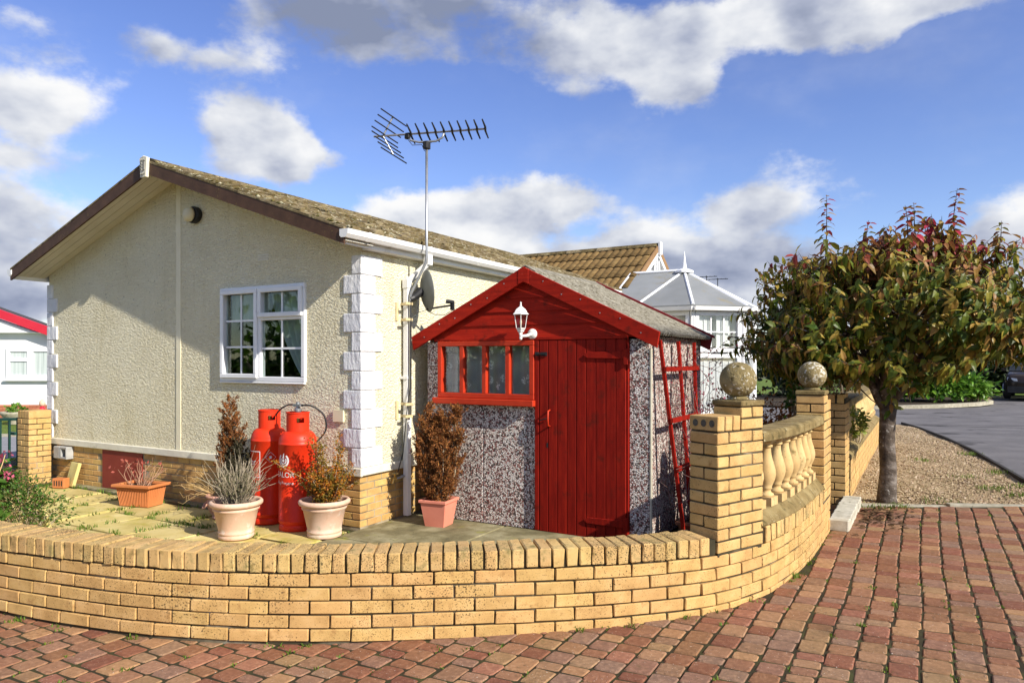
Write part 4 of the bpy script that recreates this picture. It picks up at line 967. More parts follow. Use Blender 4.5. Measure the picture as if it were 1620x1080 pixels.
part('box', MB().box(-10.43, -10.28, YG - .10, YG - .002, .20, .365), grey_m, vb, bevel=.008)
hd = MB(); frame_rect(hd, -10.272, -10.11, .20, .365, .028, YG - .10, YG - .002); part('hood', hd, grey_m, vb, bevel=.004)
part('flap', MB().box(-10.243, -10.139, YG - .05, YG - .045, .229, .336), dark_m, vb)

gt0 = thing('garden_tap', 'small brass garden tap on a grey pipe low on the brick plinth by the downpipe', 'tap', (-4.86, 6.0, .30))
part('pipe', MB().tube([(-4.895, 6.08, .30), (-4.86, 6.08, .30), (-4.85, 5.98, .295), (-4.85, 5.93, .29)], .012, 8), grey_m, gt0)
part('tap_body', MB().tube([(-4.85, 5.935, .29), (-4.85, 5.90, .29), (-4.85, 5.885, .245)], .017, 8).tube([(-4.85, 5.92, .29), (-4.85, 5.92, .345)], .010, 8), brass_m, gt0)
part('tap_handle', MB().tube([(-4.875, 5.90, .348), (-4.825, 5.94, .348)], .008, 6), brass_m, gt0)
# ------------------------------------------------------------------ aerial and dish
XM_, YM_ = -4.62, 6.166
ae = thing('tv_aerial', 'tall grey pole with a long black toothed TV aerial above the white gutter', 'aerial', (-4.79, 6.10, .95))
part('mast', MB().tube([(-4.79, 6.10, .95), (-4.79, 6.10, 2.20), (-4.785, 6.102, 2.26), (-4.63, 6.162, 2.60), (XM_, YM_, 2.68), (XM_, YM_, 3.86)], .0145, 12), steel_m, ae, smooth=True)
B0 = Vector((-5.1636, 5.9677, 3.955)); B1 = Vector((-4.1136, 6.5739, 4.045)); B1.z = 4.04; B0.z = 3.955
bd = (B1 - B0).normalized(); side = Vector((0, 0, 1)).cross(bd).normalized()    # horizontal, away from the camera
boom_c = B0.lerp(B1, .47)
shift = Vector((XM_, YM_, 0)) - Vector((boom_c.x, boom_c.y, 0)); B0 += shift; B1 += shift
part('boom', MB().tube([B0, B1], .011, 8), steel_m, ae)
for k in range(10):
    c = B0.lerp(B1, .33 + .66 * k / 9)
    e = MB(); L_ = .085 - .0012 * k
    for sg in (1, -1):
        e.tube([c, c + side * sg * L_ * .45 + Vector((0, 0, -sg * .012)) * 1, c + side * sg * L_ * 1.25 + Vector((0, 0, -sg * .075)) + bd * sg * .03], [.014, .012, .008], 6)
    part('director', e, dark_m, ae)
for sg in (1, -1):
    sp0 = B0 + bd * .10; sp1 = sp0 + bd * .11 + Vector((0, 0, sg * .205))
    part('reflector_spine', MB().tube([sp0, sp1], .009, 8), steel_m, ae)
    for k in range(4):
        c = sp0.lerp(sp1, .12 + .29 * k)
        part('reflector_rod', MB().tube([c - side * .17 + bd * -.10 + Vector((0, 0, .03)), c + side * .17 + bd * .12 + Vector((0, 0, -.06))], .007, 6), dark_m, ae)
dpl = B0.lerp(B1, .30)
part('dipole_box', MB().box(dpl.x - .03, dpl.x + .03, dpl.y - .02, dpl.y + .02, dpl.z - .05, dpl.z + .012), dark_m, ae, bevel=.006)
bc = B0.lerp(B1, .47)
part('mast_cradle', MB().tube([bc - bd * .20 + Vector((0, 0, -.01)), bc - bd * .17 + Vector((0, 0, -.07)), bc - bd * .08 + Vector((0, 0, -.095)), bc + bd * .10 + Vector((0, 0, -.095)), bc + bd * .17 + Vector((0, 0, -.06)), bc + bd * .19 + Vector((0, 0, -.01))], .012, 8), steel_m, ae, smooth=True)
part('mast_clamp', MB().box(XM_ - .03, XM_ + .03, YM_ - .035, YM_ + .035, 3.82, 3.90), dark_m, ae, bevel=.006)
cb_ = MB().tube([(dpl.x, dpl.y, dpl.z - .05), (dpl.x + .05, dpl.y + .02, dpl.z - .12), (XM_ - .05, YM_ - .02, 3.87), (XM_ - .02, YM_ - .01, 3.80)], .004, 6)
part('antenna_lead', cb_, dark_m, ae); cb_ = MB().tube([(-4.768, 6.085, 2.2), (-4.768, 6.085, 1.3), (-4.80, 6.07, 1.1), (-4.85, 6.05, .55), (-4.88, 6.0, .35)], .005, 6)
part('cable', cb_, dark_m, ae)
for z in (2.16, 1.99, 1.08, .95):
    part('wall_bracket', MB().box(-4.905, -4.775, 6.085, 6.115, z - .014, z + .014).box(-4.788, -4.77, 6.00, 6.12, z - .014, z + .014), bracket_m, ae)
for z in (2.075, 1.015): part('bracket_plate', MB().box(-4.909, -4.895, 5.995, 6.03, z - .10, z + .10), bracket_m, ae)

sdh = thing('satellite_dish', 'grey satellite dish seen edge on beside the white downpipe', 'dish', (-4.79, 6.10, 2.22))
dc = Vector((-4.70, 6.27, 2.31)); dn = Vector((.57, .81, .10)).normalized()
mb = MB(); pr_ = [(.001, -.055), (.08, -.047), (.16, -.022), (.215, .008), (.222, .016), (.213, .012), (.155, -.014), (.08, -.039), (.001, -.047)]
mb.lathe(pr_, (0, 0, 0), 32, caps=False); mb.xf(Matrix.Translation(dc) @ dn.to_track_quat('Z', 'Y').to_matrix().to_4x4() @ Matrix.Diagonal((.98, 1.05, 1, 1))); part('reflector', mb, dish_m, sdh, smooth=True)
part('back_mount', MB().tube([(-4.79, 6.10, 2.21), (-4.775, 6.14, 2.23), dc - dn * .06], [.028, .035, .055], 10), dark_m, sdh)
lb = dc - Vector((0, 0, .20)) + dn * .0
la = Vector((-4.47, 6.39, 2.15))
part('feed_arm', MB().tube([lb, la], .011, 8), dark_m, sdh)
part('feed_horn', MB().tube([la + Vector((.03, .02, .035)), la + Vector((-.035, -.03, .045))], .022, 10).box(la.x - .0, la.x + .035, la.y - .0, la.y + .035, la.z - .05, la.z + .05), dark_m, sdh)
part('cable', MB().tube([la + Vector((.02, .02, -.05)), la + Vector((-.05, -.02, -.10)), lb + Vector((.08, .04, -.06)), lb + Vector((0, 0, -.01)), (-4.79, 6.11, 2.05)], .004, 6), dark_m, sdh)

# ------------------------------------------------------------------ red shed
YS, SX0, SX1, SYB, SAX, SAZ = 6.305, -4.715, -2.17, 8.02, -3.455, 2.485
shed = thing('garden_shed', 'small red timber and pebble-dashed shed with a corrugated pitched roof', 'shed', (SAX, YS, -.15))
zt_ = 1.765; zs = lambda x: SAZ - .03 - abs(x - SAX) * .482
DX0, DX1 = -3.311, -2.385
def panel(x0, x1, z0, z1): part('dash_panel', MB().box(x0, x1, YS, YS + .05, z0, z1), dash_m, shed, bevel=.006)
XSM = -3.99
panel(SX0, XSM - .003, -.15, 1.09); panel(XSM + .003, -3.362, -.15, 1.09); panel(SX0, -4.548, 1.092, 1.75); panel(DX1 + .012, SX1 - .004, -.15, 1.75)
part('panel_joint', MB().box(XSM - .012, XSM + .012, YS + .003, YS + .04, -.15, 1.088), dash_m, shed)
for k in range(3):
    y0 = YS + .004 + k * .571
    part('dash_panel', MB().box(SX1 - .05, SX1, y0 + (.052 if k == 0 else 0), y0 + .5695, -.15, 1.78), dash_m, shed, bevel=.006)
    part('dash_panel', MB().box(SX0, SX0 + .05, y0 + .052, y0 + .565, -.15, 1.78), dash_m, shed, bevel=.006)
part('dash_panel', MB().box(SX0 + .052, SX1 - .052, SYB - .05, SYB, -.15, 1.76), dash_m, shed)
part('corner_strip', MB().box(SX1 - .003, SX1 + .012, YS - .004, YS + .022, -.15, 1.66), mat('pale_sealant', [(0, (.48, .44, .32)), (1, (.62, .58, .46))], 12, 4, .8, rnd=0), shed)
# gable boards
nb_ = 5; zb0 = 1.775; hb_ = .135
for k in range(nb_):
    z0 = zb0 + k * hb_; z1 = z0 + hb_ + .006
    xl = lambda z: max(SX0 + .02, SAX - (SAZ - .06 - z) / .482); xr = lambda z: min(SX1 - .02, SAX + (SAZ - .06 - z) / .482)
    if z1 > SAZ - .07: z1 = SAZ - .07
    poly = [(xl(z0), YS - .028, z0), (xr(z0), YS - .028, z0), (xr(z1), YS - .014, z1), (xl(z1), YS - .014, z1)]
    part('gable_board', MB().prism(poly, (0, .012, 0)), redh_m, shed)
part('gable_backing', MB().prism([(SX0 + .02, YS - .0, 1.77), (SX1 - .02, YS, 1.77), (SAX, YS, SAZ - .08)], (0, .03, 0)), redh_m, shed)
part('gable_backing', MB().prism([(SX0 + .02, SYB - .03, 1.765), (SX1 - .02, SYB - .03, 1.765), (SAX, SYB - .03, SAZ - .08)], (0, .03, 0)), redh_m, shed)
part('head_rail', MB().box(SX0 + .12, DX1 + .01, YS - .035, YS - .001, 1.755, 1.784), redh_m, shed, bevel=.003)
# barge boards front and back
for (y0, y1, m) in ((YS - .098, YS - .070, redh_m), (SYB + .02, SYB + .045, redroof_m)):
    for s_ in (1, -1):
        xe = SAX + s_ * 1.405; ze = SAZ - .482 * 1.405
        bb = MB().prism([(SAX + s_ * .062, y0, SAZ - .03), (xe, y0, ze), (xe - s_ * .025, y0, ze - .145), (SAX + s_ * .062, y0, SAZ - .18)], (0, y1 - y0, 0))
        o = part('barge_board', bb, m, shed, bevel=.003)
        if y0 < YS:
            for k in range(6):
                f = .12 + .15 * k; xx = SAX + s_ * (.062 + f * 1.34); zz_ = SAZ - .03 - f * .647 - .05 - .04 * (k % 2)
                nm_ = MB().lathe([(.007, 0), (.006, .003), (.001, .004)], (0, 0, 0), 8); nm_.xf(Matrix.Translation((xx, y0 - .0005, zz_)) @ Matrix.Rotation(R(90), 4, 'X')); part('screw_head', nm_, steel_m, o)
    part('apex_board', MB().prism([(SAX - .06, y0 - .004, SAZ - .028), (SAX, y0 - .004, SAZ), (SAX + .06, y0 - .004, SAZ - .028), (SAX + .06, y0 - .004, SAZ - .175), (SAX, y0 - .004, SAZ - .15), (SAX - .06, y0 - .004, SAZ - .175)], (0, y1 - y0 + .008, 0)), m, shed, bevel=.003)
part('barge_capping', MB().prism([(SAX, SYB + .012, SAZ + .002), (SAX + 1.43, SYB + .012, SAZ - .482 * 1.43 + .002), (SAX + 1.43, SYB + .012, SAZ - .482 * 1.43 + .03), (SAX, SYB + .012, SAZ + .03)], (0, .05, 0)), redroof_m, shed)
# corrugated roof sheets
for s_ in (1, -1):
    mb = MB(); n = 150; m_ = 6; L_ = 1.40
    for side_ in (0, 1):
        vs = []
        for j in range(m_ + 1):
            f = j / m_ * L_
            for i in range(n + 1):
                y = YS - .066 + (SYB + .01 - YS + .066) * i / n
                c_ = .018 * math.sin(2 * math.pi * (y - YS) / .073) - .008 * side_
                x = SAX + s_ * (f + .433 * c_); z = SAZ - .012 - .482 * f + .9 * c_
                vs.append((x, y, z))
        fs = [(j * (n + 1) + i, j * (n + 1) + i + 1, (j + 1) * (n + 1) + i + 1, (j + 1) * (n + 1) + i) for j in range(m_) for i in range(n)]
        if (s_ > 0) == (side_ == 0): fs = [f_[::-1] for f_ in fs]
        mb.add(vs, fs)
    off = (m_ + 1) * (n + 1)
    for i in range(n):
        a = m_ * (n + 1) + i; mb.f.append((a, a + 1, off + a + 1, off + a))
    part('roof_sheet', mb, corr_m, shed, smooth=True)
part('ridge_cap', MB().prism([(SAX - .12, YS - .064, SAZ - .055), (SAX, YS - .064, SAZ + .012), (SAX + .12, YS - .064, SAZ - .055), (SAX + .12, YS - .064, SAZ - .045), (SAX, YS - .064, SAZ + .024), (SAX - .12, YS - .064, SAZ - .045)], (0, SYB + .069 - YS, 0)), corr_m, shed)
# interior floor and dark lining
part('floor', MB().box(SX0 + .06, SX1 - .06, YS + .06, SYB - .06, -.16, -.12), dark_in_m, shed)
part('lining', MB().box(SX0 + .06, SX1 - .06, YS + .75, YS + .77, -.119, 1.9), dark_in_m, shed)
# door
part('door_post', MB().box(-3.361, DX0 - .006, YS - .032, YS + .04, -.14, 1.754), red_m, shed, bevel=.004)
part('door_post', MB().box(DX1 + .006 - .012, DX1 + .011, YS - .02, YS + .04, -.14, 1.754), red_m, shed, bevel=.003)
door = part('door', MB().box(DX0, DX1 - .01, YS - .008, YS + .02, -.14, 1.75), red_m, shed)
npl = 9; wpl = (DX1 - .01 - DX0) / npl
for k in range(npl):
    x0 = DX0 + k * wpl
    part('door_plank', MB().box(x0 + .002, x0 + wpl - .002, YS - .03, YS - .0082, -.145 - .002 * k * .5, 1.752), red_m, door, bevel=.005)
for z in (1.60, .02):
    hg = MB().prism([(DX1 - .012, YS - .044, z + .035), (DX1 - .40, YS - .044, z + .028), (DX1 - .44, YS - .044, z), (DX1 - .40, YS - .044, z - .028), (DX1 - .012, YS - .044, z - .035)], (0, .0135, 0))
    hg.box(DX1 - .028, DX1 + .012, YS - .052, YS - .0305, z - .09, z + .06)
    part('hinge', hg, red_m, door, bevel=.003)
part('bolt', MB().tube([(DX0 - .035, YS - .045, 1.615), (DX0 + .085, YS - .045, 1.612)], .008, 8).box(DX0 - .04, DX0 + .0, YS - .04, YS - .0305, 1.595, 1.635).box(DX0 + .02, DX0 + .09, YS - .04, YS - .0305, 1.595, 1.632), dark_m, door)
part('handle', MB().tube([(DX0 + .12, YS - .03, 1.06), (DX0 + .12, YS - .07, 1.05), (DX0 + .12, YS - .075, .98), (DX0 + .12, YS - .07, .91), (DX0 + .12, YS - .03, .90)], .009, 8), orange_m, door, smooth=True)
part('latch', MB().tube([(DX0 + .01, YS - .045, .955), (DX0 + .12, YS - .05, .985)], .006, 6), dark_m, door)
part('keyhole', MB().box(DX0 + .085, DX0 + .10, YS - .0325, YS - .0305, .69, .735), dark_m, door)
# window
wx0, wx1, wz0, wz1 = -4.546, -3.365, 1.155, 1.752
fr = MB(); frame_rect(fr, wx0, wx1, wz0, wz1, .052, YS - .045, YS + .03)
sw_ = part('window', fr, orange_m, shed, bevel=.005)
pw = (wx1 - wx0 - .104 - 3 * .05) / 4
for k in range(4):
    x0 = wx0 + .052 + k * (pw + .05)
    part('pane', MB().box(x0, x0 + pw, YS + .0, YS + .005, wz0 + .052, wz1 - .052), glass_m, sw_)
    if k < 3: part('mullion', MB().box(x0 + pw, x0 + pw + .05, YS - .042, YS + .028, wz0 + .052, wz1 - .052), orange_m, sw_, bevel=.004)
part('sill', MB().box(wx0 - .045, wx1 + .012, YS - .085, YS + .02, 1.088, 1.152), orange_m, sw_, bevel=.006)
part('curtain', sheet(lambda u, v: (wx0 + .02 + u * (wx1 - wx0 - .04), YS + .10 + .016 * math.sin(u * 40) + .008 * math.sin(u * 17), wz1 - .02 - v * .57), 120, 4), lace_m, sw_, smooth=True)
# wall lantern
lx_, ly_, lz_ = -3.447, YS - .16, 1.95
ln = thing('wall_lantern', 'white six-sided coach lantern on the red gable above the shed window', 'lantern', (-3.40, YS - .03, 1.82))
mb = MB().lathe([(.001, 0), (.052, 0), (.052, .012), (.03, .026), (.014, .03)], (0, 0, 0), 20); mb.xf(Matrix.Translation((-3.385, YS - .0285, 1.815)) @ Matrix.Rotation(R(90), 4, 'X')); part('backplate', mb, lantern_m, ln, smooth=True)
part('arm', MB().tube([(-3.385, YS - .05, 1.815), (-3.41, YS - .11, 1.795), (lx_, ly_, 1.79), (lx_, ly_, 1.835)], [.014, .016, .018, .022], 10).lathe([(.002, -.025), (.012, -.018), (.016, 0), (.012, .01)], (lx_, ly_, 1.775), 10), lantern_m, ln, smooth=True)
part('base', MB().lathe([(.022, 0), (.036, .010), (.036, .018), (.050, .036), (.054, .046)], (lx_, ly_, 1.825), 6), lantern_m, ln)
part('glass', MB().lathe([(.047, 0), (.068, .128)], (lx_, ly_, 1.873), 6), lglass_m, ln)
ribs = MB()
for k in range(6):
    a = 2 * math.pi * k / 6; ribs.tube([(lx_ + .050 * math.cos(a), ly_ + .050 * math.sin(a), 1.870), (lx_ + .072 * math.cos(a), ly_ + .072 * math.sin(a), 2.004)], .0034, 6)
part('rib', ribs, lantern_m, ln, stuff=True)
part('roof', MB().lathe([(.088, 0), (.086, .008), (.072, .016), (.066, .032), (.050, .055), (.026, .072), (.011, .082), (.014, .09), (.007, .097), (.009, .118), (.002, .128)], (lx_, ly_, 2.003), 6), lantern_m, ln)
part('bulb', MB().lathe([(.006, 0), (.008, .03), (.012, .055), (.007, .075), (.002, .085)], (lx_, ly_, 1.876), 10), cream_m, ln, smooth=True)

# ------------------------------------------------------------------ trellis, climber and trough at the shed's side
tr = thing('trellis', 'red wooden fan trellis leaning on the pebble-dashed side of the shed', 'trellis', (-2.0, 6.9, -.1))
def tpt(y, f):   # f 0 at the bottom, 1 at the top
    return Vector((-2.10 + .19 * (1 - f), 6.62 + (y - 6.62) * (.45 + .55 * f), -.12 + 1.86 * f))
for y in (6.37, 6.94, 7.50):
    a, b_ = tpt(y, 0), tpt(y, 1); d = (b_ - a)
    part('slat', MB().prism([a + Vector((-.014, -.02, 0)), a + Vector((.014, -.02, 0)), a + Vector((.014, .02, 0)), a + Vector((-.014, .02, 0))], d), red_m, tr)
for f in (.855, .60, .36):
    a, b_ = tpt(6.33, f), tpt(7.54, f); a.x += .028; b_.x += .028
    part('cross_slat', MB().prism([a + Vector((-.012, 0, -.022)), a + Vector((.012, 0, -.022)), a + Vector((.012, 0, .022)), a + Vector((-.012, 0, .022))], b_ - a), red_m, tr)
# leaf helper
LT = np.array([(0, 0, 0), (.32, .5, .10), (.32, 0, 0), (.32, -.5, .10), (.68, .42, .08), (.68, 0, 0), (.68, -.42, .08), (1, 0, 0)])
LF = [(0, 2, 1), (0, 3, 2), (1, 2, 5, 4), (2, 3, 6, 5), (4, 5, 7), (5, 6, 7)]
def leaf_local(L, w_, droop):
    q = LT * (L, w_, w_); q = q.copy(); q[:, 2] -= droop * L * (LT[:, 0] ** 2); return q
def frame_of(d, n):
    d = d / np.linalg.norm(d); y = np.cross(n, d); l = np.linalg.norm(y)
    if l < 1e-4: y = np.cross((1., 0, .2), d); l = np.linalg.norm(y)
    y /= l; return np.stack([d, y, np.cross(d, y)])
def add_leaf(mb, p, d, n, L, w_, droop=.3):
    mb.add(leaf_local(L, w_, droop) @ frame_of(np.array(d, float), np.array(n, float)) + np.array(p, float), LF)
def small_leaf(mb, p, d, L, w_):
    F = frame_of(np.array(d, float), rng.normal(0, 1, 3) + np.array((0, 0, .6)))
    q = np.array([(0, 0, 0), (.45 * L, .5 * w_, .1 * w_), (L, 0, 0), (.45 * L, -.5 * w_, .1 * w_)]) @ F + p
    mb.add(q, [(0, 1, 2), (0, 2, 3)])
cl_ = thing('climbing_plant', 'bare wine-red climber straggling over the trellis beside the shed', 'climber', (-1.97, 6.8, -.05))
cs, cf = MB(), MB()
for k in range(64):
    y = rng.uniform(6.5, 7.3); p = np.array([-1.93, y, .05]); d = np.array([rng.normal(0, .12), rng.normal(.25, .35), 1.]); pts = [p]
    for i in range(int(rng.integers(7, 15))):
        d = d + rng.normal(0, .32, 3); d[0] += (-2.03 - p[0]) * 1.2 + .03 * (i > 8); d[2] = max(d[2], -.2) + .05
        p = p + d / np.linalg.norm(d) * .135
        if p[2] > 1.75 or p[1] > 8.3 or p[1] < 6.36: break
        p[0] = max(p[0], -2.13); pts.append(p)
        for q in range(3):
            if p[1] > 6.65 and rng.random() < .9: small_leaf(cf, p + rng.normal(0, .03, 3) + (.03, 0, 0), rng.normal(0, 1, 3), rng.uniform(.018, .034), .018)
    if len(pts) > 2: cs.tube(pts, np.linspace(.005, .0018, len(pts)), 5)
for k in range(26):   # sprays hanging off the shed's corner
    p = np.array([-2.05, rng.uniform(7.3, 8.1), rng.uniform(.7, 1.6)]); d = np.array([.8, rng.normal(.5, .4), rng.normal(0, .5)]); pts = [p]
    for i in range(8):
        d = d + rng.normal(0, .35, 3); d[2] -= .04; p = p + d / np.linalg.norm(d) * .075; pts.append(p)
        if rng.random() < .55: small_leaf(cf, p, rng.normal(0, 1, 3), .035, .022)
    cs.tube(pts, np.linspace(.003, .0014, len(pts)), 4)
part('stem', cs, mat('grey_wine_stem', [(0, (.12, .06, .06)), (1, (.26, .17, .14))], 12, 3, .85, rnd=.2), cl_); part('foliage', cf, wine_m, cl_, stuff=True)
def trough(name, label, x, y, z, lx0, ly0, lx1, ly1, h, m, rim=.03, rot=0.):
    th = thing(name, label, 'planter', (x, y, z), None, rot)
    b_ = [(-lx0, -ly0, 0), (lx0, -ly0, 0), (lx0, ly0, 0), (-lx0, ly0, 0)]; t_ = [(-lx1, -ly1, h), (lx1, -ly1, h), (lx1, ly1, h), (-lx1, ly1, h)]
    bo = MB().add(b_ + t_, [(0, 3, 2, 1), (0, 1, 5, 4), (1, 2, 6, 5), (2, 3, 7, 6), (3, 0, 4, 7)])
    me = bo.mesh('body', m); put('body', me, th)
    rm_ = MB(); ox, oy = lx1 + rim, ly1 + rim
    for (x0, x1, y0, y1) in ((-ox, ox, -oy, -ly1 + .012), (-ox, ox, ly1 - .012, oy), (-ox, -lx1 + .012, -ly1 + .012, ly1 - .012), (lx1 - .012, ox, -ly1 + .012, ly1 - .012)): rm_.box(x0, x1, y0, y1, h - .026, h + .004)
    me = rm_.mesh('rim', m); bev(me, .004); put('rim', me, th)
    put('soil', MB().box(-lx1 + .013, lx1 - .013, -ly1 + .013, ly1 - .013, h - .07, h - .03).mesh('soil', soil_m), th)
    return th
tb = trough('plant_trough', 'brown plastic trough of soil under the trellis behind the near pier', -1.86, 6.92, -.15, .10, .34, .125, .38, .19, browntrough_m, .02)

# ------------------------------------------------------------------ gas cylinders
def cylinder(label, x, y):
    th = thing('gas_cylinder', label, 'gas cylinder', (x, y, -.148), 'red gas cylinders against the gable wall')
    r_ = .187
    pr_ = [(.05, .045), (r_ - .03, .05), (r_, .085), (r_, .10), (r_ + .0015, .101), (r_ + .0015, .108), (r_, .109), (r_, .86), (r_ + .0015, .861), (r_ + .0015, .868), (r_, .869)]
    for k in range(1, 9):
        q = k / 8 * math.pi / 2; pr_.append((max(r_ * (1 - .44 * (1 - math.cos(q)) - .0), .105), .869 + .12 * math.sin(q)))
    pr_.append((.05, .992))
    me = MB().lathe(pr_, (0, 0, 0), 40).mesh('body', cyl_m, True); put('body', me, th)
    put('foot_ring', MB().lathe([(.165, 0), (.178, 0), (.183, .012), (.178, .06), (.165, .075)], (0, 0, 0), 36).mesh('foot_ring', cyl_m, True), th)
    sh = MB(); n = 36; rs = .112
    for k in range(n):   # shroud with two windows in it
        a0, a1 = 2 * math.pi * k / n, 2 * math.pi * (k + 1) / n
        hole = (k % 18) in (13, 14, 15, 16)
        for z0, z1 in (((.985, 1.075), (1.125, 1.17)) if hole else ((.985, 1.17),)):
            q = []
            for z in (z0, z1):
                for rr in (rs, rs - .006):
                    for a in (a0, a1): q.append((rr * math.cos(a), rr * math.sin(a), z))
            sh.add(q, [(0, 1, 5, 4), (3, 2, 6, 7), (4, 5, 7, 6), (1, 0, 2, 3), (0, 4, 6, 2), (5, 1, 3, 7)])
    sh.lathe([(rs - .004, 1.165), (rs + .006, 1.168), (rs + .006, 1.178), (rs - .004, 1.181)], (0, 0, 0), 36, caps=False)
    put('shroud', sh.mesh('shroud', cyl_m), th)
    put('valve', MB().lathe([(.03, .985), (.03, 1.03), (.018, 1.035), (.018, 1.08), (.028, 1.085), (.028, 1.11), (.01, 1.115)], (0, 0, 0), 12).mesh('valve', brass_m), th)
    return th
def wrap_text(txt, size, ang0, z, rr, th, name='lettering', sx=1.):
    cu = bpy.data.curves.new('text', 'FONT'); cu.body = txt; cu.size = size; cu.align_x = 'CENTER'; cu.resolution_u = 3
    to = bpy.data.objects.new('text', cu); COL.objects.link(to)
    dg = bpy.context.evaluated_depsgraph_get(); me0 = bpy.data.meshes.new_from_object(to.evaluated_get(dg))
    bpy.data.objects.remove(to); b_ = bmesh.new(); b_.from_mesh(me0)
    bmesh.ops.triangulate(b_, faces=b_.faces[:]); bmesh.ops.subdivide_edges(b_, edges=[e for e in b_.edges if e.calc_length() > .012], cuts=2, use_grid_fill=False)
    for v in b_.verts:
        a = ang0 + v.co.x * sx / rr; y = v.co.y; v.co = Vector((rr * math.cos(a), rr * math.sin(a), z + y))
    me = bpy.data.meshes.new(name); b_.to_mesh(me); b_.free(); me.materials.append(print_m); bpy.data.meshes.remove(me0)
    return put(name, me, th)
def wrap_poly(polys, ang0, z, rr, th, name):
    mb = MB()
    for poly in polys:
        mb.add([(rr * math.cos(ang0 + u / rr), rr * math.sin(ang0 + u / rr), z + v) for u, v in poly], [tuple(range(len(poly)))])
    return put(name, mb.mesh(name, print_m), th)
def ring_poly(r0, r1, a0, a1, n=20):
    return [[(rr * math.sin(a), rr * math.cos(a)) for rr, a in ((r0, a0 + (a1 - a0) * k / n), (r1, a0 + (a1 - a0) * k / n), (r1, a0 + (a1 - a0) * (k + 1) / n), (r0, a0 + (a1 - a0) * (k + 1) / n))] for k in range(n)]
cyA = cylinder('red gas cylinder in front with white lettering and the hoses on its valve', -5.47, 5.145)
cyB = copy_tree(cyA); cyB.location = (-5.975, 5.225, -.148)
cyB['label'] = 'red gas cylinder standing behind, half hidden by the lavender pot and the lettered one'
TA = R(-90)
wrap_text('CALOR', .075, TA, .545, .1905, cyA); wrap_text('47kg Propane', .042, TA, .475, .1905, cyA)
wrap_poly(ring_poly(.050, .068, R(35), R(325), 24) + ring_poly(.028, .042, R(55), R(305), 20) + ring_poly(.0, .016, 0, R(360), 12) + [[(-.012, .02), (.012, .02), (.010, .075), (-.002, .06)]], TA, .71, .1905, cyA, 'emblem')
fb_ = []
for (u0, u1, v0, v1) in ((-.16, .16, .235, .242), (-.16, .16, -.03, -.023), (.153, .16, -.03, .242), (-.16, -.153, -.03, .242)):
    n = 10
    fb_ += [[(u0 + (u1 - u0) * k / n, v0), (u0 + (u1 - u0) * (k + 1) / n, v0), (u0 + (u1 - u0) * (k + 1) / n, v1), (u0 + (u1 - u0) * k / n, v1)] for k in range(n)]
wrap_poly(fb_, R(-118), .52, .1902, cyB, 'label_border')
wrap_text('Calor', .095, R(-118), .62, .1905, cyB); wrap_text('Gas', .085, R(-118), .52, .1905, cyB)
dmd = []
for r0, n in ((.055, 4),):
    pts4 = [(r0, 0), (0, r0), (-r0, 0), (0, -r0)]
    for k in range(4):
        (a, b_), (c_, d) = pts4[k], pts4[(k + 1) % 4]; dmd.append([(a, b_), (c_, d), (c_ * .93, d * .93), (a * .93, b_ * .93)])
dmd += ring_poly(.0, .014, 0, R(360), 10)
wrap_poly(dmd, R(-38), .70, .1905, cyB, 'hazard_diamond')
rg = thing('gas_regulator', 'chrome gas changeover regulator with two black hoses above the red cylinders', 'regulator', (-5.56, 5.30, 1.20))
part('regulator_body', MB().lathe([(.012, 0), (.03, .005), (.036, .02), (.036, .04), (.02, .055), (.012, .085), (.02, .09), (.02, .11), (.002, .115)], (-5.47, 5.145, 1.02), 16).box(-5.52, -5.42, 5.12, 5.17, 1.085, 1.11), steel_m, rg, smooth=False)
def smooth_pts(P, n=7):
    P = [np.array(p, float) for p in P]; Q = [2 * P[0] - P[1]] + P + [2 * P[-1] - P[-2]]; o = []
    for i in range(1, len(Q) - 2):
        for k in range(n):
            t_ = k / n; a_, b2, c2, d2 = Q[i - 1:i + 3]
            o.append(.5 * (2 * b2 + (c2 - a_) * t_ + (2 * a_ - 5 * b2 + 4 * c2 - d2) * t_ ** 2 + (3 * b2 - a_ - 3 * c2 + d2) * t_ ** 3))
    return o + [P[-1]]
part('hose', MB().tube(smooth_pts([(-5.42, 5.145, 1.10), (-5.33, 5.20, 1.09), (-5.25, 5.28, 1.00), (-5.24, 5.30, .85), (-5.30, 5.25, .74), (-5.36, 5.22, .71)]), .0085, 8), dark_m, rg, smooth=True)
part('hose', MB().tube(smooth_pts([(-5.52, 5.145, 1.10), (-5.66, 5.18, 1.09), (-5.80, 5.20, 1.03), (-5.92, 5.22, .93), (-5.975, 5.225, .92)]), .0085, 8), dark_m, rg, smooth=True)
part('wall_outlet', MB().box(-5.27, -5.13, 5.43, 5.453, .92, 1.04), cream_m, rg)

# ------------------------------------------------------------------ pots and their plants
def round_pot(name, label, x, y, prof, m, group=None, soil_z=None, soil_r=None):
    th = thing(name, label, 'plant pot', (x, y, -.148), group)
    put('body', MB().lathe(prof, (0, 0, 0), 40, caps=False).mesh('body', m, True), th)
    put('soil', MB().lathe([(.001, soil_z - .02), (soil_r, soil_z - .02), (soil_r, soil_z), (.001, soil_z + .012)], (0, 0, 0), 24, caps=False).mesh('soil', soil_m), th)
    return th
PPOT = [(.001, 0), (.155, 0), (.162, .010), (.165, .028), (.160, .036), (.158, .044), (.165, .050), (.166, .066), (.160, .074), (.166, .10), (.202, .265), (.213, .272), (.216, .286), (.210, .296), (.214, .305), (.236, .312), (.246, .328), (.246, .345), (.236, .358), (.218, .360), (.206, .345), (.20, .30)]
GRP = 'matching pale terracotta pots on the patio'
potL = round_pot('terracotta_pot', 'pale terracotta pot of grey lavender at the left behind the coping', -5.73, 4.62, PPOT, terr_m, GRP, .31, .20)
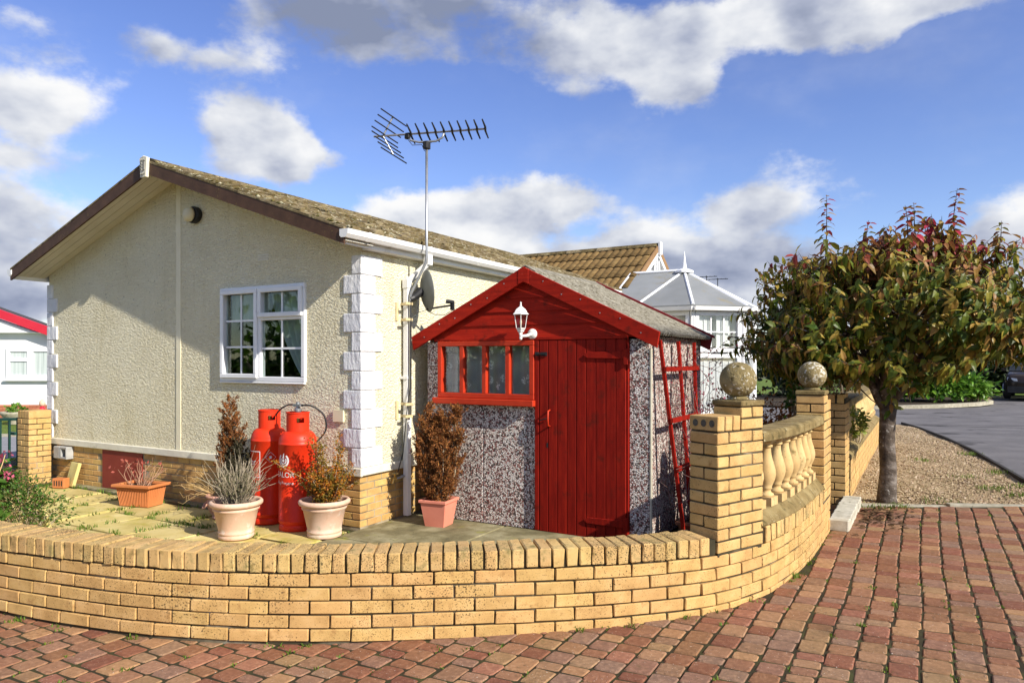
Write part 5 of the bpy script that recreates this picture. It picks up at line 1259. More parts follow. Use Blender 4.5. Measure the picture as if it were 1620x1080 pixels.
potR = copy_tree(potL); potR.location = (-5.02, 5.06, -.148); potR['label'] = 'pale terracotta pot of orange-green shrub at the right near the house corner'
potL.location = (-5.72, 4.60, -.148)
P3 = [(.001, 0), (.11, 0), (.115, .02), (.105, .03), (.14, .08), (.165, .14), (.165, .18), (.150, .205), (.150, .22), (.175, .228), (.182, .242), (.175, .255), (.155, .258), (.145, .24), (.14, .2)]
potS = round_pot('terracotta_urn', 'small pinkish urn with a loop handle behind the lavender pot', -6.55, 5.10, P3, mat('pink_terracotta', [(0, (.48, .25, .17)), (1, (.60, .34, .25))], 6, 5, .8, rnd=0, specks=[((.34, .24, .16), 12, .60, .8)]), None, .22, .14)
hp = MB().tube([(-.163, -.06, .19), (-.185, -.10, .14), (-.15, -.145, .11), (-.085, -.175, .12), (-.05, -.165, .17)], .009, 8); put('handle', hp.mesh('handle', MATS['pink_terracotta'], True), potS)

def bush_stems(mb, x, y, z, n, h, spread, r0, lean=.35, steps=6, r_=rng, kink=.12, hmin=.6):
    tips = []
    for k in range(n):
        a = r_.uniform(0, 6.28); l = lean * r_.random() ** .6; p = np.array([x + spread * r_.random() * math.cos(a), y + spread * r_.random() * math.sin(a), z])
        d = np.array([l * math.cos(a), l * math.sin(a), 1.]); H_ = h * r_.uniform(hmin, 1.); pts = [p]
        for i in range(steps):
            d = d + r_.normal(0, kink, 3); p = p + d / np.linalg.norm(d) * H_ / steps; pts.append(p)
        mb.tube(pts, np.linspace(r0, r0 * .4, len(pts)), 4, caps=False); tips.append(pts)
    return tips
# lavender
lv = thing('lavender_bush', 'dry grey lavender bush with bare twigs in the left terracotta pot', 'shrub', (-5.72, 4.60, .15))
ls, ll = MB(), MB(); tp = bush_stems(ls, -5.72, 4.60, .15, 120, .50, .12, .0046, .62, 6, kink=.16)
for pts in tp:
    for p in pts[2:5]:
        for q in range(3): small_leaf(ll, p + rng.normal(0, .012, 3), rng.normal(0, .6, 3) + (0, 0, .8), .035, .010)
tp2 = bush_stems(ls, -5.68, 4.60, .15, 14, .62, .06, .003, .9, 7, kink=.12, hmin=.8)
part('stem', ls, lav_m, lv); part('foliage', ll, lavleaf_m, lv, stuff=True)
# orange green shrub
sb_ = thing('berberis_shrub', 'orange and green small-leaved shrub in the right terracotta pot', 'shrub', (-5.02, 5.06, .15))
ss, sl = MB(), MB(); tp = bush_stems(ss, -4.99, 5.06, .15, 58, .45, .09, .005, .56, 7, kink=.15, hmin=.5); tp += bush_stems(ss, -4.97, 5.05, .17, 9, .72, .06, .005, .36, 9, kink=.12, hmin=.8)
for pts in tp:
    for p0, p1_ in zip(pts[1:-1], pts[2:]):
        for q in range(24):
            f = rng.random(); p = p0 * (1 - f) + p1_ * f; small_leaf(sl, p + rng.normal(0, .016, 3), rng.normal(0, 1, 3) + (0, 0, .3), rng.uniform(.018, .034), .016)
part('stem', ss, twig_m, sb_); part('foliage', sl, berb_m, sb_, stuff=True)
# dead conifers: columns of feathery sprays
def conifer(name, label, x, y, z, cols, m, h0=.0, dens=1., stem=True):
    th = thing(name, label, 'conifer', (x, y, z)); lf, stm = MB(), MB()
    for (dx, dy, bw, zb_, zt2_) in cols:
        H_ = zt2_ - zb_; n = int(H_ * bw * 14000 * dens)
        stm.tube([(x + dx * .3, y + dy * .3, z), (x + dx * .8, y + dy * .8, z + zb_ + H_ * .4), (x + dx, y + dy, z + zt2_ - .03)], [.012, .008, .003], 5)
        for k in range(max(12, n // 26)):
            f = rng.random() ** .85; prof_ = math.sin(math.pi * min(1, (f * .90 + .12))) ** .7 * (1 - f * .35)
            a = rng.uniform(0, 6.28); rr = bw * prof_ * rng.uniform(.35, 1.0) ** .6
            bx, by = x + dx * (.3 + .7 * f), y + dy * (.3 + .7 * f)
            p0 = np.array([bx + rr * math.cos(a) * .75, by + rr * math.sin(a) * .75, z + zb_ + H_ * f - .03])
            d = np.array([math.cos(a) * .75, math.sin(a) * .75, 1.15]) + rng.normal(0, .22, 3); d /= np.linalg.norm(d); Ls = rng.uniform(.07, .15)
            stm.tube([p0 - d * .03, p0 + d * Ls * .9], [.0022, .001], 3, caps=False)
            for q in range(46):
                t_ = rng.random(); p = p0 + d * Ls * t_ + rng.normal(0, .016 * (1.15 - t_), 3)
                small_leaf(lf, p, d + rng.normal(0, .5, 3), rng.uniform(.020, .042), .013)
    part('stem', stm, twig_m, th); part('foliage', lf, m, th, stuff=True); return th
sqp = trough('square_pot', 'salmon pink square plastic pot in front of the pebble-dashed shed wall', -4.33, 5.99, -.147, .105, .105, .145, .145, .27, pinkpot_m, .012, R(8))
for sx_ in (1, -1):
    for sy_ in (1, -1): put('foot', MB().box(sx_ * .085 - .02, sx_ * .085 + .02, sy_ * .085 - .02, sy_ * .085 + .02, -.0005, .0125).mesh('foot', pinkpot_m), sqp)
conifer('brown_conifer', 'browned bushy conifer in the pink square pot beside the shed', -4.33, 5.99, .09,
        [(0, 0, .25, 0, .78), (-.06, -.02, .13, .2, .88), (.06, .0, .14, .2, .86), (-.14, -.05, .11, .12, .97), (-.02, .06, .10, .2, .88), (.08, .02, .10, .2, .88), (.17, .07, .095, .12, .95), (-.22, -.04, .11, .05, .66), (.22, .04, .10, .02, .72), (.02, -.12, .12, .05, .72), (-.10, -.14, .12, .0, .58), (.13, -.1, .12, .0, .62)], brownleaf_m, dens=1.25)
conifer('dead_conifer', 'tall dead brown conifer standing in the small urn against the gable', -6.50, 5.12, .06,
        [(.05, 0, .075, .40, 1.08), (.01, .0, .085, .36, .90), (.10, -.01, .07, .38, .86), (-.06, -.02, .09, .28, .74), (.05, -.04, .12, .22, .72), (.20, -.02, .06, .34, .80), (.24, -.01, .045, .3, .70)], brownleaf_m, dens=.85)
conifer('dull_conifer', 'dull grey-green conifer growth low behind the lavender twigs', -6.28, 5.10, -.13, [(0, 0, .20, .0, .78), (.18, 0, .15, .05, .66), (-.14, .02, .15, .1, .76)], darkcon_m, dens=1.)
st_ = thing('straw_plant', 'dry straw-coloured stems leaning out of the small urn', 'plant', (-6.6, 5.1, .07))
sm_ = MB()
for k in range(34):
    a = rng.uniform(2.2, 4.4); p = np.array([-6.58, 5.08, .06]); d = np.array([math.cos(a) * .9, math.sin(a) * .9, rng.uniform(.4, 1.4)]); pts = [p]
    for i in range(6):
        d = d + rng.normal(0, .14, 3); d[2] -= .08; p = p + d / np.linalg.norm(d) * rng.uniform(.05, .085); p[1] = min(p[1], 5.40); pts.append(p)
        if i > 1:
            e = p + rng.normal(0, .03, 3) + (0, 0, .03); e[1] = min(e[1], 5.41); sm_.tube([p, e], .0015, 3, caps=False)
    sm_.tube(pts, np.linspace(.0035, .0015, len(pts)), 4, caps=False)
part('stem', sm_, straw_m, st_)
tg = trough('plant_trough', 'ribbed orange terracotta trough with dead hydrangea twigs by the red panel', -7.97, 5.07, -.147, .20, .115, .235, .14, .25, trough_m, .035, R(14))
rb = MB()
for k in range(19):
    u = -.19 + k * .021; f = lambda z: 1 + z
    for sg in (-1,):
        rb.add([(u - .004, -.1165, .01), (u + .004, -.1165, .01), (u * 1.17 + .004, -.1415, .225), (u * 1.17 - .004, -.1415, .225), (u, -.121, .01), (u * 1.17, -.146, .225)], [(0, 4, 5, 3), (4, 1, 2, 5)])
for k in range(10):
    v = -.105 + k * .0233
    rb.add([(.2015, v - .004, .01), (.2015, v + .004, .01), (.2365, v * 1.2 + .004, .225), (.2365, v * 1.2 - .004, .225), (.206, v, .01), (.241, v * 1.2, .225)], [(0, 4, 5, 3), (4, 1, 2, 5)])
put('rib', rb.mesh('rib', trough_m), tg)
hy = thing('dead_hydrangea', 'bare hydrangea twigs with a few dead red leaves in the orange trough', 'shrub', (-7.97, 5.07, .06))
hs, hl = MB(), MB(); tp = bush_stems(hs, -7.97, 5.07, .06, 30, .38, .12, .005, .85, 6, kink=.2)
for pts in tp:
    p = pts[-1]
    for q in range(4):
        if p[0] < -7.95: small_leaf(hl, p + rng.normal(0, .03, 3), rng.normal(0, 1, 3), .045, .028)
part('stem', hs, mat('pinkish_twig', [(0, (.30, .16, .10)), (1, (.46, .28, .19))], 12, 3, .8, rnd=.25), hy); part('foliage', hl, mat('dead_red_leaf', [(0, (.20, .04, .03)), (1, (.34, .09, .06))], 12, 3, .7, rnd=.3), hy, stuff=True)
# leaning slab and air brick by the plinth
o = part('leaning_slab', MB().prism([(-10.06, 5.36, -.15), (-9.84, 5.33, -.15), (-9.84, 5.42, .16), (-10.06, 5.44, .16)], (0, -.045, .01)), slab_m, None, bevel=.006); tag(o, 'small yellow concrete slab leaning on the brick plinth below the grey vent box', 'slab')
ab = thing('air_brick', 'orange slotted clay block in front of the leaning yellow slab', 'block', (-9.98, 5.22, -.15), None, R(20))
put('body', MB().box(-.09, .09, -.05, .05, .0, .13).mesh('body', trough_m), ab); bev(ab.children[0].data, .006)
for k in range(4): put('slot', MB().box(-.065 + k * .037, -.048 + k * .037, -.0512, -.0502, .03, .10).mesh('slot', dark_m), ab)

# ------------------------------------------------------------------ left gate pier and gate
lp = thing('brick_pier', 'narrow buff brick pier carrying the green gate at the left end of the home', 'pier', (-10.80, 5.08, -.15))
pier_courses(lp, Vector((-10.80, 5.08, 0)), 0., .29, .29, -.15, 12, .0755, PIERB)
part('mortar', MB().box(-10.794, -10.516, 5.086, 5.364, -.2, .80), mortar_m, lp)
for k in range(4): o = put('edge_brick', EDGEB, lp, (.036 + k * .073, .145, .906 + .055), 0); o.scale = (1.05, 1.34, 1.15)
lgx = thing('metal_gate', 'dark green metal bar gate beside the left brick pier', 'gate', (-10.82, 5.1, -.1))
gdir = Vector((-.80, -.60, 0)); g0 = Vector((-10.84, 5.14, 0))
for k in range(9):
    p = g0 + gdir * (.03 + k * .118); rr = .02 if k in (0, 8) else .0125
    part('bar', MB().box(p.x - rr, p.x + rr, p.y - rr, p.y + rr, -.10, .73 if k else .76), gate_m, lgx)
for z in (.72, -.02):
    a = g0 + gdir * .03; b_ = g0 + gdir * .98; n_ = Vector((-gdir.y, gdir.x, 0)) * .016
    part('rail', MB().prism([a + n_ + Vector((0, 0, z)), a - n_ + Vector((0, 0, z)), a - n_ + Vector((0, 0, z + .035)), a + n_ + Vector((0, 0, z + .035))], b_ - a), gate_m, lgx)
part('latch', MB().box(-10.86, -10.80, 5.09, 5.14, .40, .62).box(-11.0, -10.84, 5.06, 5.09, .52, .56), gate_m, lgx)

# scalloped edging and garden bed at the left
se = thing('bed_edging', 'row of small round-topped concrete stones edging the flower bed on the patio', 'edging', (-7.7, 3.9, -.15))
for k in range(6):
    th = MB(); x, y = -8.10 + k * .155, 4.05 - .07 * k; r_ = .072
    if y < WALLY(x) + .3: continue
    prs = [(-r_, 0, 0), (r_, 0, 0)] + [(r_ * math.cos(q), 0, .07 + r_ * math.sin(q)) for q in np.linspace(0, math.pi, 10)]
    th.prism([(x + a, y - .02, -.15 + c_) for a, _, c_ in prs], (0, .035, 0)); part('edging_stone', th, slab_m, se, bevel=.004)
# ------------------------------------------------------------------ flowering shrubs inside the wall at the left
def leafy(name, label, c, rad, n, m, lsz, cat='shrub', flowers=0, fm=None, stems=26, mix=None, wfac=.55):
    th = thing(name, label, cat, (c[0], c[1], c[2] - rad[2])); lf, stm, fl = MB(), MB(), MB(); l2 = MB()
    clumps = []
    for k in range(max(10, n // 45)):
        d = rng.normal(0, 1, 3); d /= np.linalg.norm(d); d[2] = abs(d[2]) * 1. - .25 if d[2] < -.4 else d[2]
        clumps.append(np.array(c) + d * np.array(rad) * rng.uniform(.45, .95))
    for k in range(n):
        cc = clumps[int(rng.integers(len(clumps)))]; p = cc + rng.normal(0, .16, 3) * np.array(rad)
        if p[2] < c[2] - rad[2]: continue
        d = (p - np.array(c)) / np.array(rad) + rng.normal(0, .5, 3) + (0, 0, .15)
        L = lsz * rng.uniform(.6, 1.2)
        tgt = l2 if (mix and rng.random() < .3) else lf
        if L > .06: add_leaf(tgt, p, d, rng.normal(0, .6, 3) + (0, 0, 1), L, L * wfac, .3)
        else: small_leaf(tgt, p, d, L, L * wfac)
    for k in range(stems):
        cc = clumps[int(rng.integers(len(clumps)))]; b_ = np.array((c[0] + rng.normal(0, .1 * rad[0]), c[1] + rng.normal(0, .1 * rad[1]), c[2] - rad[2])); mid = (cc + b_) / 2 + rng.normal(0, .03, 3)
        stm.tube([b_, mid, cc], [.007, .005, .002], 4, caps=False)
    part('stem', stm, twig_m, th); part('foliage', lf, m, th, stuff=True)
    if l2.v: part('leaf_mass', l2, mix, th, stuff=True)
    if flowers:
        for k in range(flowers):
            d = rng.normal(0, 1, 3); d /= np.linalg.norm(d); d[2] = abs(d[2]); p = np.array(c) + d * np.array(rad) * rng.uniform(.8, 1.05)
            for q in range(9): small_leaf(fl, p + rng.normal(0, .022, 3), rng.normal(0, 1, 3) + (0, 0, .5), .035, .028)
        part('flower', fl, fm, th, stuff=True)
    return th
leafy('hydrangea_shrub', 'leafy shrub with faded pink flower heads inside the wall at the left edge', (-7.75, 3.25, .28), (.50, .40, .50), 1100, green_m, .085, flowers=26, fm=pink_m, mix=wine_m)
leafy('euonymus_shrub', 'small-leaved green and brown shrub beside the scalloped edging', (-7.35, 3.55, .13), (.36, .32, .33), 2400, green_m, .035, mix=mat('brown_green_leaf', [(0, (.12, .10, .03)), (1, (.24, .18, .07))], 12, 2, .6, rnd=.3, trans=.2), stems=40)
leafy('groundcover_plant', 'low dark green groundcover plant behind the coping at the left edge', (-7.0, 2.95, .08), (.42, .28, .28), 1100, green_m, .05)
dc_ = MB()
for k in range(9):
    p = np.array([-7.1 + rng.normal(0, .2), 3.1 + rng.normal(0, .15), .0]); d = np.array([rng.normal(.6, .5), rng.normal(-.3, .3), rng.uniform(.3, .9)]); pts = [p]
    for i in range(7): d = d + rng.normal(0, .12, 3); d[2] -= .05; p = p + d / np.linalg.norm(d) * .11; pts.append(p)
    dc_.tube(pts, .0035, 4)
o = part('dry_canes', dc_, straw_m); tag(o, 'pale dry canes arching out of the shrubs at the left wall', 'canes')
wd = MB(); wl = MB()
for (x, y, h) in ((-6.15, 3.35, .22), (-6.05, 3.3, .16), (-6.35, 3.45, .12)):
    p = np.array([x, y, -.15]); pts = [p + (0, 0, h * k / 4) + rng.normal(0, .006, 3) for k in range(5)]; wd.tube(pts, .003, 4)
    for q in range(26): k = int(rng.integers(5)); small_leaf(wl, pts[k] + rng.normal(0, .008, 3), rng.normal(0, 1, 3), .02, .009)
wt = thing('weed_stalks', 'thin dead weed stalks standing up behind the coping near the patio edge', 'weed', (-6.15, 3.35, -.15)); part('stem', wd, timber_m, wt); part('seed_head', wl, mat('brown_seed', [(0, (.06, .03, .03)), (1, (.14, .07, .06))], 9, 2, .8, rnd=.2), wt, stuff=True)

# ------------------------------------------------------------------ conservatory
FX, FY = -3.74, 12.72; rr_ = 1.22; ZE_, ZR_ = 2.445, 3.15
con = thing('conservatory', 'white conservatory with a faceted polycarbonate roof and a spike finial', 'conservatory', (FX, FY, .1))
ang = [-157.5 + 45 * k for k in range(8)]
OV = [Vector((FX + rr_ * math.cos(R(a)), FY + rr_ * math.sin(R(a)), 0)) for a in ang]   # 0..7
V = {k: OV[k] for k in range(8)}
# order used: P1 = -112.5, P2 = -67.5, P3 = -22.5, P4 = 22.5, P5 = 67.5, P6 = 112.5
ring = [OV[1], OV[2], OV[3], OV[4], OV[5], OV[6]]
XW = -4.80
def up(v, z): return Vector((v.x, v.y, z))
top = Vector((FX, FY, ZR_))
outline = [Vector((XW, OV[1].y, 0))] + ring + [Vector((XW, OV[6].y, 0))]
for k in range(len(outline) - 1):
    a, b_ = outline[k], outline[k + 1]
    d = (b_ - a).normalized(); nrm = Vector((d.y, -d.x, 0)); L_ = (b_ - a).length
    Mx = Matrix(((d.x, nrm.x, 0, a.x), (d.y, nrm.y, 0, a.y), (0, 0, 1, 0), (0, 0, 0, 1)))
    def lb_(x0, x1, y0, y1, z0, z1): return MB().box(x0, x1, y0, y1, z0, z1).xf(Mx)
    # dwarf wall with bricks
    part('dwarf_wall', lb_(.0, L_, -.10, -.004, -.2, .60), mortar_m, con)
    for c_ in range(10):
        x = .0 - (c_ % 2) * .1125
        while x < L_:
            x0, x1 = max(x, .004), min(x + .215, L_ - .004)
            if x1 - x0 > .04: 
                cb2 = base_of(con); m3 = Mx @ Vector(((x0 + x1) / 2, -.051, -.15 + .0325 + .075 * c_))
                o = put('brick', PIERB[int(rng.integers(4))], con, (m3.x - cb2.x, m3.y - cb2.y, m3.z - cb2.z), math.atan2(d.y, d.x)); o.scale = ((x1 - x0) / .215, 1, 1)
            x += .225
    part('sill', lb_(-.01, L_ + .01, -.08, .05, .602, .64), white_m, con)
    part('post', lb_(-.035, .035, -.07, .03, .641, 2.36), white_m, con, bevel=.004)
    part('post', lb_(L_ - .035, L_ + .035, -.065, .026, .641, 2.36), white_m, con, bevel=.004)
    part('eaves_beam', lb_(-.02, L_ + .02, -.08, .06, 2.361, ZE_ - .01), white_m, con)
    part('gutter', MB().prism([(-.03, .062, ZE_ - .075), (-.03, .15, ZE_ - .075), (-.03, .165, ZE_ - .01), (-.03, .062, ZE_ - .01)], (L_ + .06, 0, 0)).xf(Mx), gutter_m, con)
    nwin = max(1, round(L_ / .75))
    ww = (L_ - .08) / nwin
    for q in range(nwin):
        x0 = .04 + q * ww + .004; x1 = x0 + ww - .008; zt3 = 1.66
        wf = MB(); m4 = MB(); frame_rect(m4, x0, x1, zt3 + .03, 2.355, .062, -.06, .03); frame_rect(m4, x0, x1, .645, zt3 - .005, .062, -.06, .018); wf.add(m4.v, m4.f)
        wob_ = part('window', wf.xf(Mx), white_m, con)
        part('pane', lb_(x0 + .063, x1 - .063, -.02, -.014, zt3 + .093, 2.292), cglass_m, wob_); part('pane', lb_(x0 + .063, x1 - .063, -.02, -.014, .708, zt3 - .068), cglass_m, wob_)
        gbm = MB()
        for i in (1, 2): xx = x0 + .063 + (x1 - x0 - .126) * i / 3; gbm.box(xx - .01, xx + .01, -.0138, -.006, zt3 + .093, 2.292)
        part('glazing_bar', gbm.xf(Mx), white_m, wob_); zz_ = (zt3 + .093 + 2.292) / 2
        part('glazing_bar', lb_(x0 + .063, x1 - .063, -.013, -.004, zz_ - .01, zz_ + .01), white_m, wob_)
        for (z0, z1) in ((.70, zt3 - .06), (zt3 + .09, 2.30)):
            nbl = 6; bls = MB()
            for i in range(nbl):
                xx = x0 + .07 + (x1 - x0 - .14) * (i + .5) / nbl; hw_ = (x1 - x0 - .14) / nbl * .495
                if z0 > 1 and i in (2, 5): continue
                bls.add([(xx - hw_, -.045, z0), (xx + hw_, -.058, z0), (xx + hw_, -.058, z1), (xx - hw_, -.045, z1)], [(0, 1, 2, 3)])
            part('blind', bls.xf(Mx), blind_m, wob_)
part('floor', MB().prism([up(v, .10) for v in outline], (0, 0, .04)), conc_m, con)
tl = [Vector((XW, FY - .001, ZR_))]
def roof_panel(pts): 
    m5 = MB(); n_ = (pts[1] - pts[0]).cross(pts[2] - pts[0]).normalized() * .02
    m5.prism(pts, n_); part('roof_panel', m5, poly_m, con)
def rbar(a, b_, r_=.028):
    part('roof_bar', MB().tube([a + Vector((0, 0, .018)), b_ + Vector((0, 0, .018))], r_, 6), white_m, con)
ov = 1.07
def eo(v): return Vector((FX + (v.x - FX) * ov if v.x > XW + .1 else v.x, FY + (v.y - FY) * ov, ZE_))
for k in range(5):
    roof_panel([eo(ring[k]), eo(ring[k + 1]), top])
roof_panel([Vector((XW, FY + (outline[0].y - FY) * ov, ZE_)), eo(ring[0]), top, Vector((XW, FY, ZR_))])
roof_panel([eo(ring[5]), Vector((XW, FY + (outline[-1].y - FY) * ov, ZE_)), Vector((XW, FY, ZR_)), top])
for v in ring: rbar(eo(v), top)
rbar(Vector((XW + .1, FY, ZR_ + .01)), top + Vector((0, 0, .01)), .035)
rbar(Vector((XW + .04, FY + (outline[0].y - FY) * ov, ZE_)), Vector((XW + .04, FY, ZR_)), .03)
part('finial', MB().lathe([(.17, 0), (.17, .035), (.12, .06), (.05, .085), (.042, .12), (.03, .20), (.012, .34), (.002, .40)], (FX, FY, ZR_ - .02), 12), white_m, con)
# shrubs in front of it
gt_ = thing('lilac_grey_shrub', 'twiggy silver-leaved shrub in front of the conservatory behind the balustrade', 'shrub', (-2.2, 9.4, .0))
g1, g2 = MB(), MB()
for (bx, by) in ((-2.5, 9.0), (-2.1, 9.4), (-1.75, 9.8), (-1.55, 9.1), (-1.9, 8.8)):
    for pts in bush_stems(g1, bx, by, -.05, 15, 1.45, .12, .006, .5, 9, kink=.16, hmin=.6):
        for p in pts[5:]:
            if rng.random() < .45: small_leaf(g2, p + rng.normal(0, .03, 3), rng.normal(0, 1, 3), .04, .018)
part('stem', g1, mat('grey_brown_twig', [(0, (.13, .10, .075)), (1, (.27, .22, .17))], 9, 3, .85, rnd=.25), gt_); part('foliage', g2, lilac_m, gt_, stuff=True)
leafy('brown_border_plants', 'mass of russet border plants behind the balustrade rail', (-1.75, 8.9, .72), (.62, .75, .42), 1500, brownleaf_m, .05, cat='plant')
leafy('green_border_shrub', 'upright green shrub with a magenta flower behind the ball-topped far pier', (-1.25, 8.75, 1.12), (.16, .25, .42), 520, green_m, .06, flowers=3, fm=pink_m)
leafy('variegated_shrub', 'yellow and green shrub growing through the far balustrade beside the tree', (-.72, 9.75, .75), (.14, .5, .34), 380, mat('variegated_leaf', [(0, (.10, .18, .02)), (.5, (.22, .26, .04)), (1, (.50, .46, .16))], 10, 2, .5, rnd=.3, trans=.2), .07)

# ------------------------------------------------------------------ the cherry tree on the verge
TX, TY, TZ = -.32, 8.40, GZ(-.32) - .02
tree = thing('cherry_tree', 'small round-headed tree with drooping olive and bronze leaves by the gateway', 'tree', (TX, TY, TZ))
tk = MB(); trk = [(TX, TY, TZ - .05), (TX - .005, TY, TZ + .06), (TX + .01, TY, TZ + .35), (TX - .005, TY + .01, TZ + .65), (TX + .005, TY, TZ + .92), (TX + .01, TY, TZ + 1.05)]
tk.tube(trk, [.112, .094, .080, .076, .078, .088], 16)
trunk = part('trunk', tk, bark_m, tree, smooth=True)
RT = np.array((CY, SY, 0.)); DP = np.array((-SY, CY, 0.))
cc = np.array((TX, TY, TZ + 1.86)) + RT * .16 + DP * .22
lim = MB(); tipsL = []
for k in range(11):
    a = 2 * math.pi * k / 11 + rng.normal(0, .2); el_ = rng.uniform(.62, 1.15); ln_ = rng.uniform(.95, 1.35)
    b_ = np.array((TX, TY, TZ + rng.uniform(.92, 1.06))); d = np.array((math.cos(a) * math.cos(el_), math.sin(a) * math.cos(el_), math.sin(el_) + .25)); pts = [b_]; p = b_
    for i in range(7):
        d = d + rng.normal(0, .14, 3); d[2] -= .06 * (i > 3); p = p + d / np.linalg.norm(d) * ln_ / 7; pts.append(p)
    lim.tube(pts, np.linspace(.048, .010, 8), 8)
    tipsL.append(pts)
    for q in range(5):
        i = int(rng.integers(2, 7)); p = pts[i]; d2 = rng.normal(0, .8, 3) + d * .6 + (0, 0, .3); ps = [p]
        for _ in range(5): d2 = d2 + rng.normal(0, .2, 3); p = p + d2 / np.linalg.norm(d2) * .12; ps.append(p)
        lim.tube(ps, np.linspace(.014, .004, 6), 5)
part('limb', lim, bark_m, tree, smooth=True)
LV = []; shoots = MB()
def crown_pt(v):     # v on the unit sphere -> crown surface
    r_ = np.array((1.60, 1.28, 1.0 if v[2] > 0 else (.80 if v[0] < .1 else .80 - .34 * min(1, (v[0] - .1) * 2.5))))
    return cc + RT * v[0] * r_[0] + DP * v[1] * r_[1] + np.array((0, 0, v[2] * r_[2]))
for k in range(1150):
    v = rng.normal(0, 1, 3); v /= np.linalg.norm(v)
    if v[2] < -.8: v[2] *= -1
    f = rng.uniform(.50, 1.0) ** .55; lump = 1 + .14 * math.sin(v[0] * 5 + 1) * math.cos(v[1] * 6) + .09 * math.sin(v[2] * 7 + v[0] * 4)
    p = cc + (crown_pt(v) - cc) * f * lump
    out_ = RT * v[0] + DP * v[1] + np.array((0, 0, .25 + .55 * v[2])); n = int(rng.integers(11, 20))
    d = out_ + rng.normal(0, .3, 3); d /= np.linalg.norm(d); Ls = rng.uniform(.22, .42)
    st0 = p - d * Ls * .8
    shoots.tube([st0, p - d * .02, p + d * Ls * .2], [.005, .004, .0015], 4, caps=False)
    for i in range(n):
        t_ = i / n; q = st0 + d * Ls * t_ + rng.normal(0, .012, 3); a = 2.4 * i + k
        per = np.cross(d, (math.cos(a), math.sin(a), .3)); per /= np.linalg.norm(per)
        ld = per * .75 + d * .35 + np.array((0, 0, -.45 - .35 * rng.random())); LV.append((q, ld, out_ + np.array((0, 0, .9)) + rng.normal(0, .35, 3), rng.uniform(.065, .125), rng.uniform(.40, .54), rng.uniform(.3, .9)))
for (u_, dd, h0, h1) in ((-.76, -.25, 2.45, 3.22), (.02, -.35, 2.75, 3.10), (.18, -.2, 2.75, 3.16), (.58, -.2, 2.70, 3.30), (.72, .1, 2.7, 3.05), (.95, -.3, 2.6, 2.95), (-.35, -.3, 2.6, 2.95), (-1.2, -.1, 2.15, 2.5), (.38, .2, 2.7, 3.02), (1.3, 0, 2.4, 2.8)):
    b_ = np.array((TX, TY, 0)) + RT * u_ + DP * dd; a0 = b_ + (0, 0, h0); a1 = b_ + (0, 0, h1) + rng.normal(0, .04, 3) * (1, 1, 0)
    shoots.tube([a0, (a0 + a1) / 2 + rng.normal(0, .015, 3), a1], [.007, .005, .002], 5, caps=False)
    n = int((h1 - h0) / .017)
    for i in range(n):
        t_ = i / n; q = a0 * (1 - t_) + a1 * t_; a = 2.4 * i
        LV.append((q, np.array((math.cos(a), math.sin(a), .35 - .6 * (1 - t_))), np.array((0, 0, 1.)) + rng.normal(0, .3, 3), .115 * (1 - .45 * t_) + .015, .44, .6))
part('twig', shoots, bark_m, tree)
def lv_key(l):
    D = -l[0][0] * SY + l[0][1] * CY; u, v_, _ = cam_px(*l[0])
    return D - (0 if 1150 < u < 1620 else -9)
LV.sort(key=lv_key)
LMESH = [MB().add(leaf_local(1, w_, dr), LF).mesh('leaf', leaf_m) for w_, dr in ((.42, .3), (.46, .5), (.50, .65), (.45, .8))]
tb_ = np.array(base_of(tree)); fol = MB()
for i, (q, d, nn, L, w_, dr) in enumerate(LV):
    F = frame_of(np.array(d), np.array(nn))
    if i < 299:
        o = put('leaf', LMESH[i % 4], tree); M3 = Matrix(F.T.tolist()) * L; M_ = M3.to_4x4(); M_.translation = Vector(q - tb_); o.matrix_basis = M_
    else:
        fol.add(leaf_local(L, L * w_, dr) @ F + q, LF)
part('foliage', fol, leaf_m, tree, stuff=True)
# fallen leaves by the step
fl_ = MB()
for k in range(170):
    x, y = -.50 + abs(rng.normal(0, .22)), 7.6 + rng.normal(0, .32)
    if y > EDGE(x) - .02: continue
    add_leaf(fl_, (x, y, GZ(x) + .006), (rng.normal(), rng.normal(), 0.01), (rng.normal(0, .3), rng.normal(0, .3), 1), rng.uniform(.04, .08), .03, .0)
o = part('fallen_leaves', fl_, mat('fallen_brown_leaf', [(0, (.05, .028, .014)), (1, (.13, .07, .03))], 12, 2, .8, rnd=.35), None, stuff=True); tag(o, 'dark fallen leaves scattered on the paving by the white step', 'leaves')

# ------------------------------------------------------------------ beyond the road
bk = MB(); bx = [(-2.6, 24.6), (-.7, 25.5), (.6, 26.3), (1.6, 27.4), (2.05, 28.6), (2.0, 30.0), (1.6, 31.2)]
for (xa, ya), (xb, yb) in zip(bx[:-1], bx[1:]):
    d = Vector((xb - xa, yb - ya, 0)).normalized(); n_ = Vector((-d.y, d.x, 0)) * .14; a, b_ = Vector((xa, ya, GZ(xa) - .06)), Vector((xb, yb, GZ(xb) - .06))
    bk.prism([a, b_, b_ + n_, a + n_], (0, 0, .12))
o = part('stone_kerb', bk, kerb_m); tag(o, 'curved pale kerb round the laurel bed across the road', 'kerb')
bd_ = MB(); bd_.add([(x, y, GZ(x) + .045) for x, y in bx] + [(-9, 31.2, .06), (-9, 24.6, .06)], [tuple(range(len(bx) + 2))]); struct('planting_bed', bd_, soil_m)
leafy('laurel_bush', 'bright green laurel bush in the kerbed bed across the road', (.45, 28.3, .60), (1.45, .9, .56), 3400, laurel_m, .19, cat='bush', wfac=.5)
leafy('straw_grass_clump', 'low straw-coloured grass at the corner of the kerbed bed', (1.62, 28.7, .22), (.5, .5, .16), 420, straw_m, .10, cat='grass clump', wfac=.2)
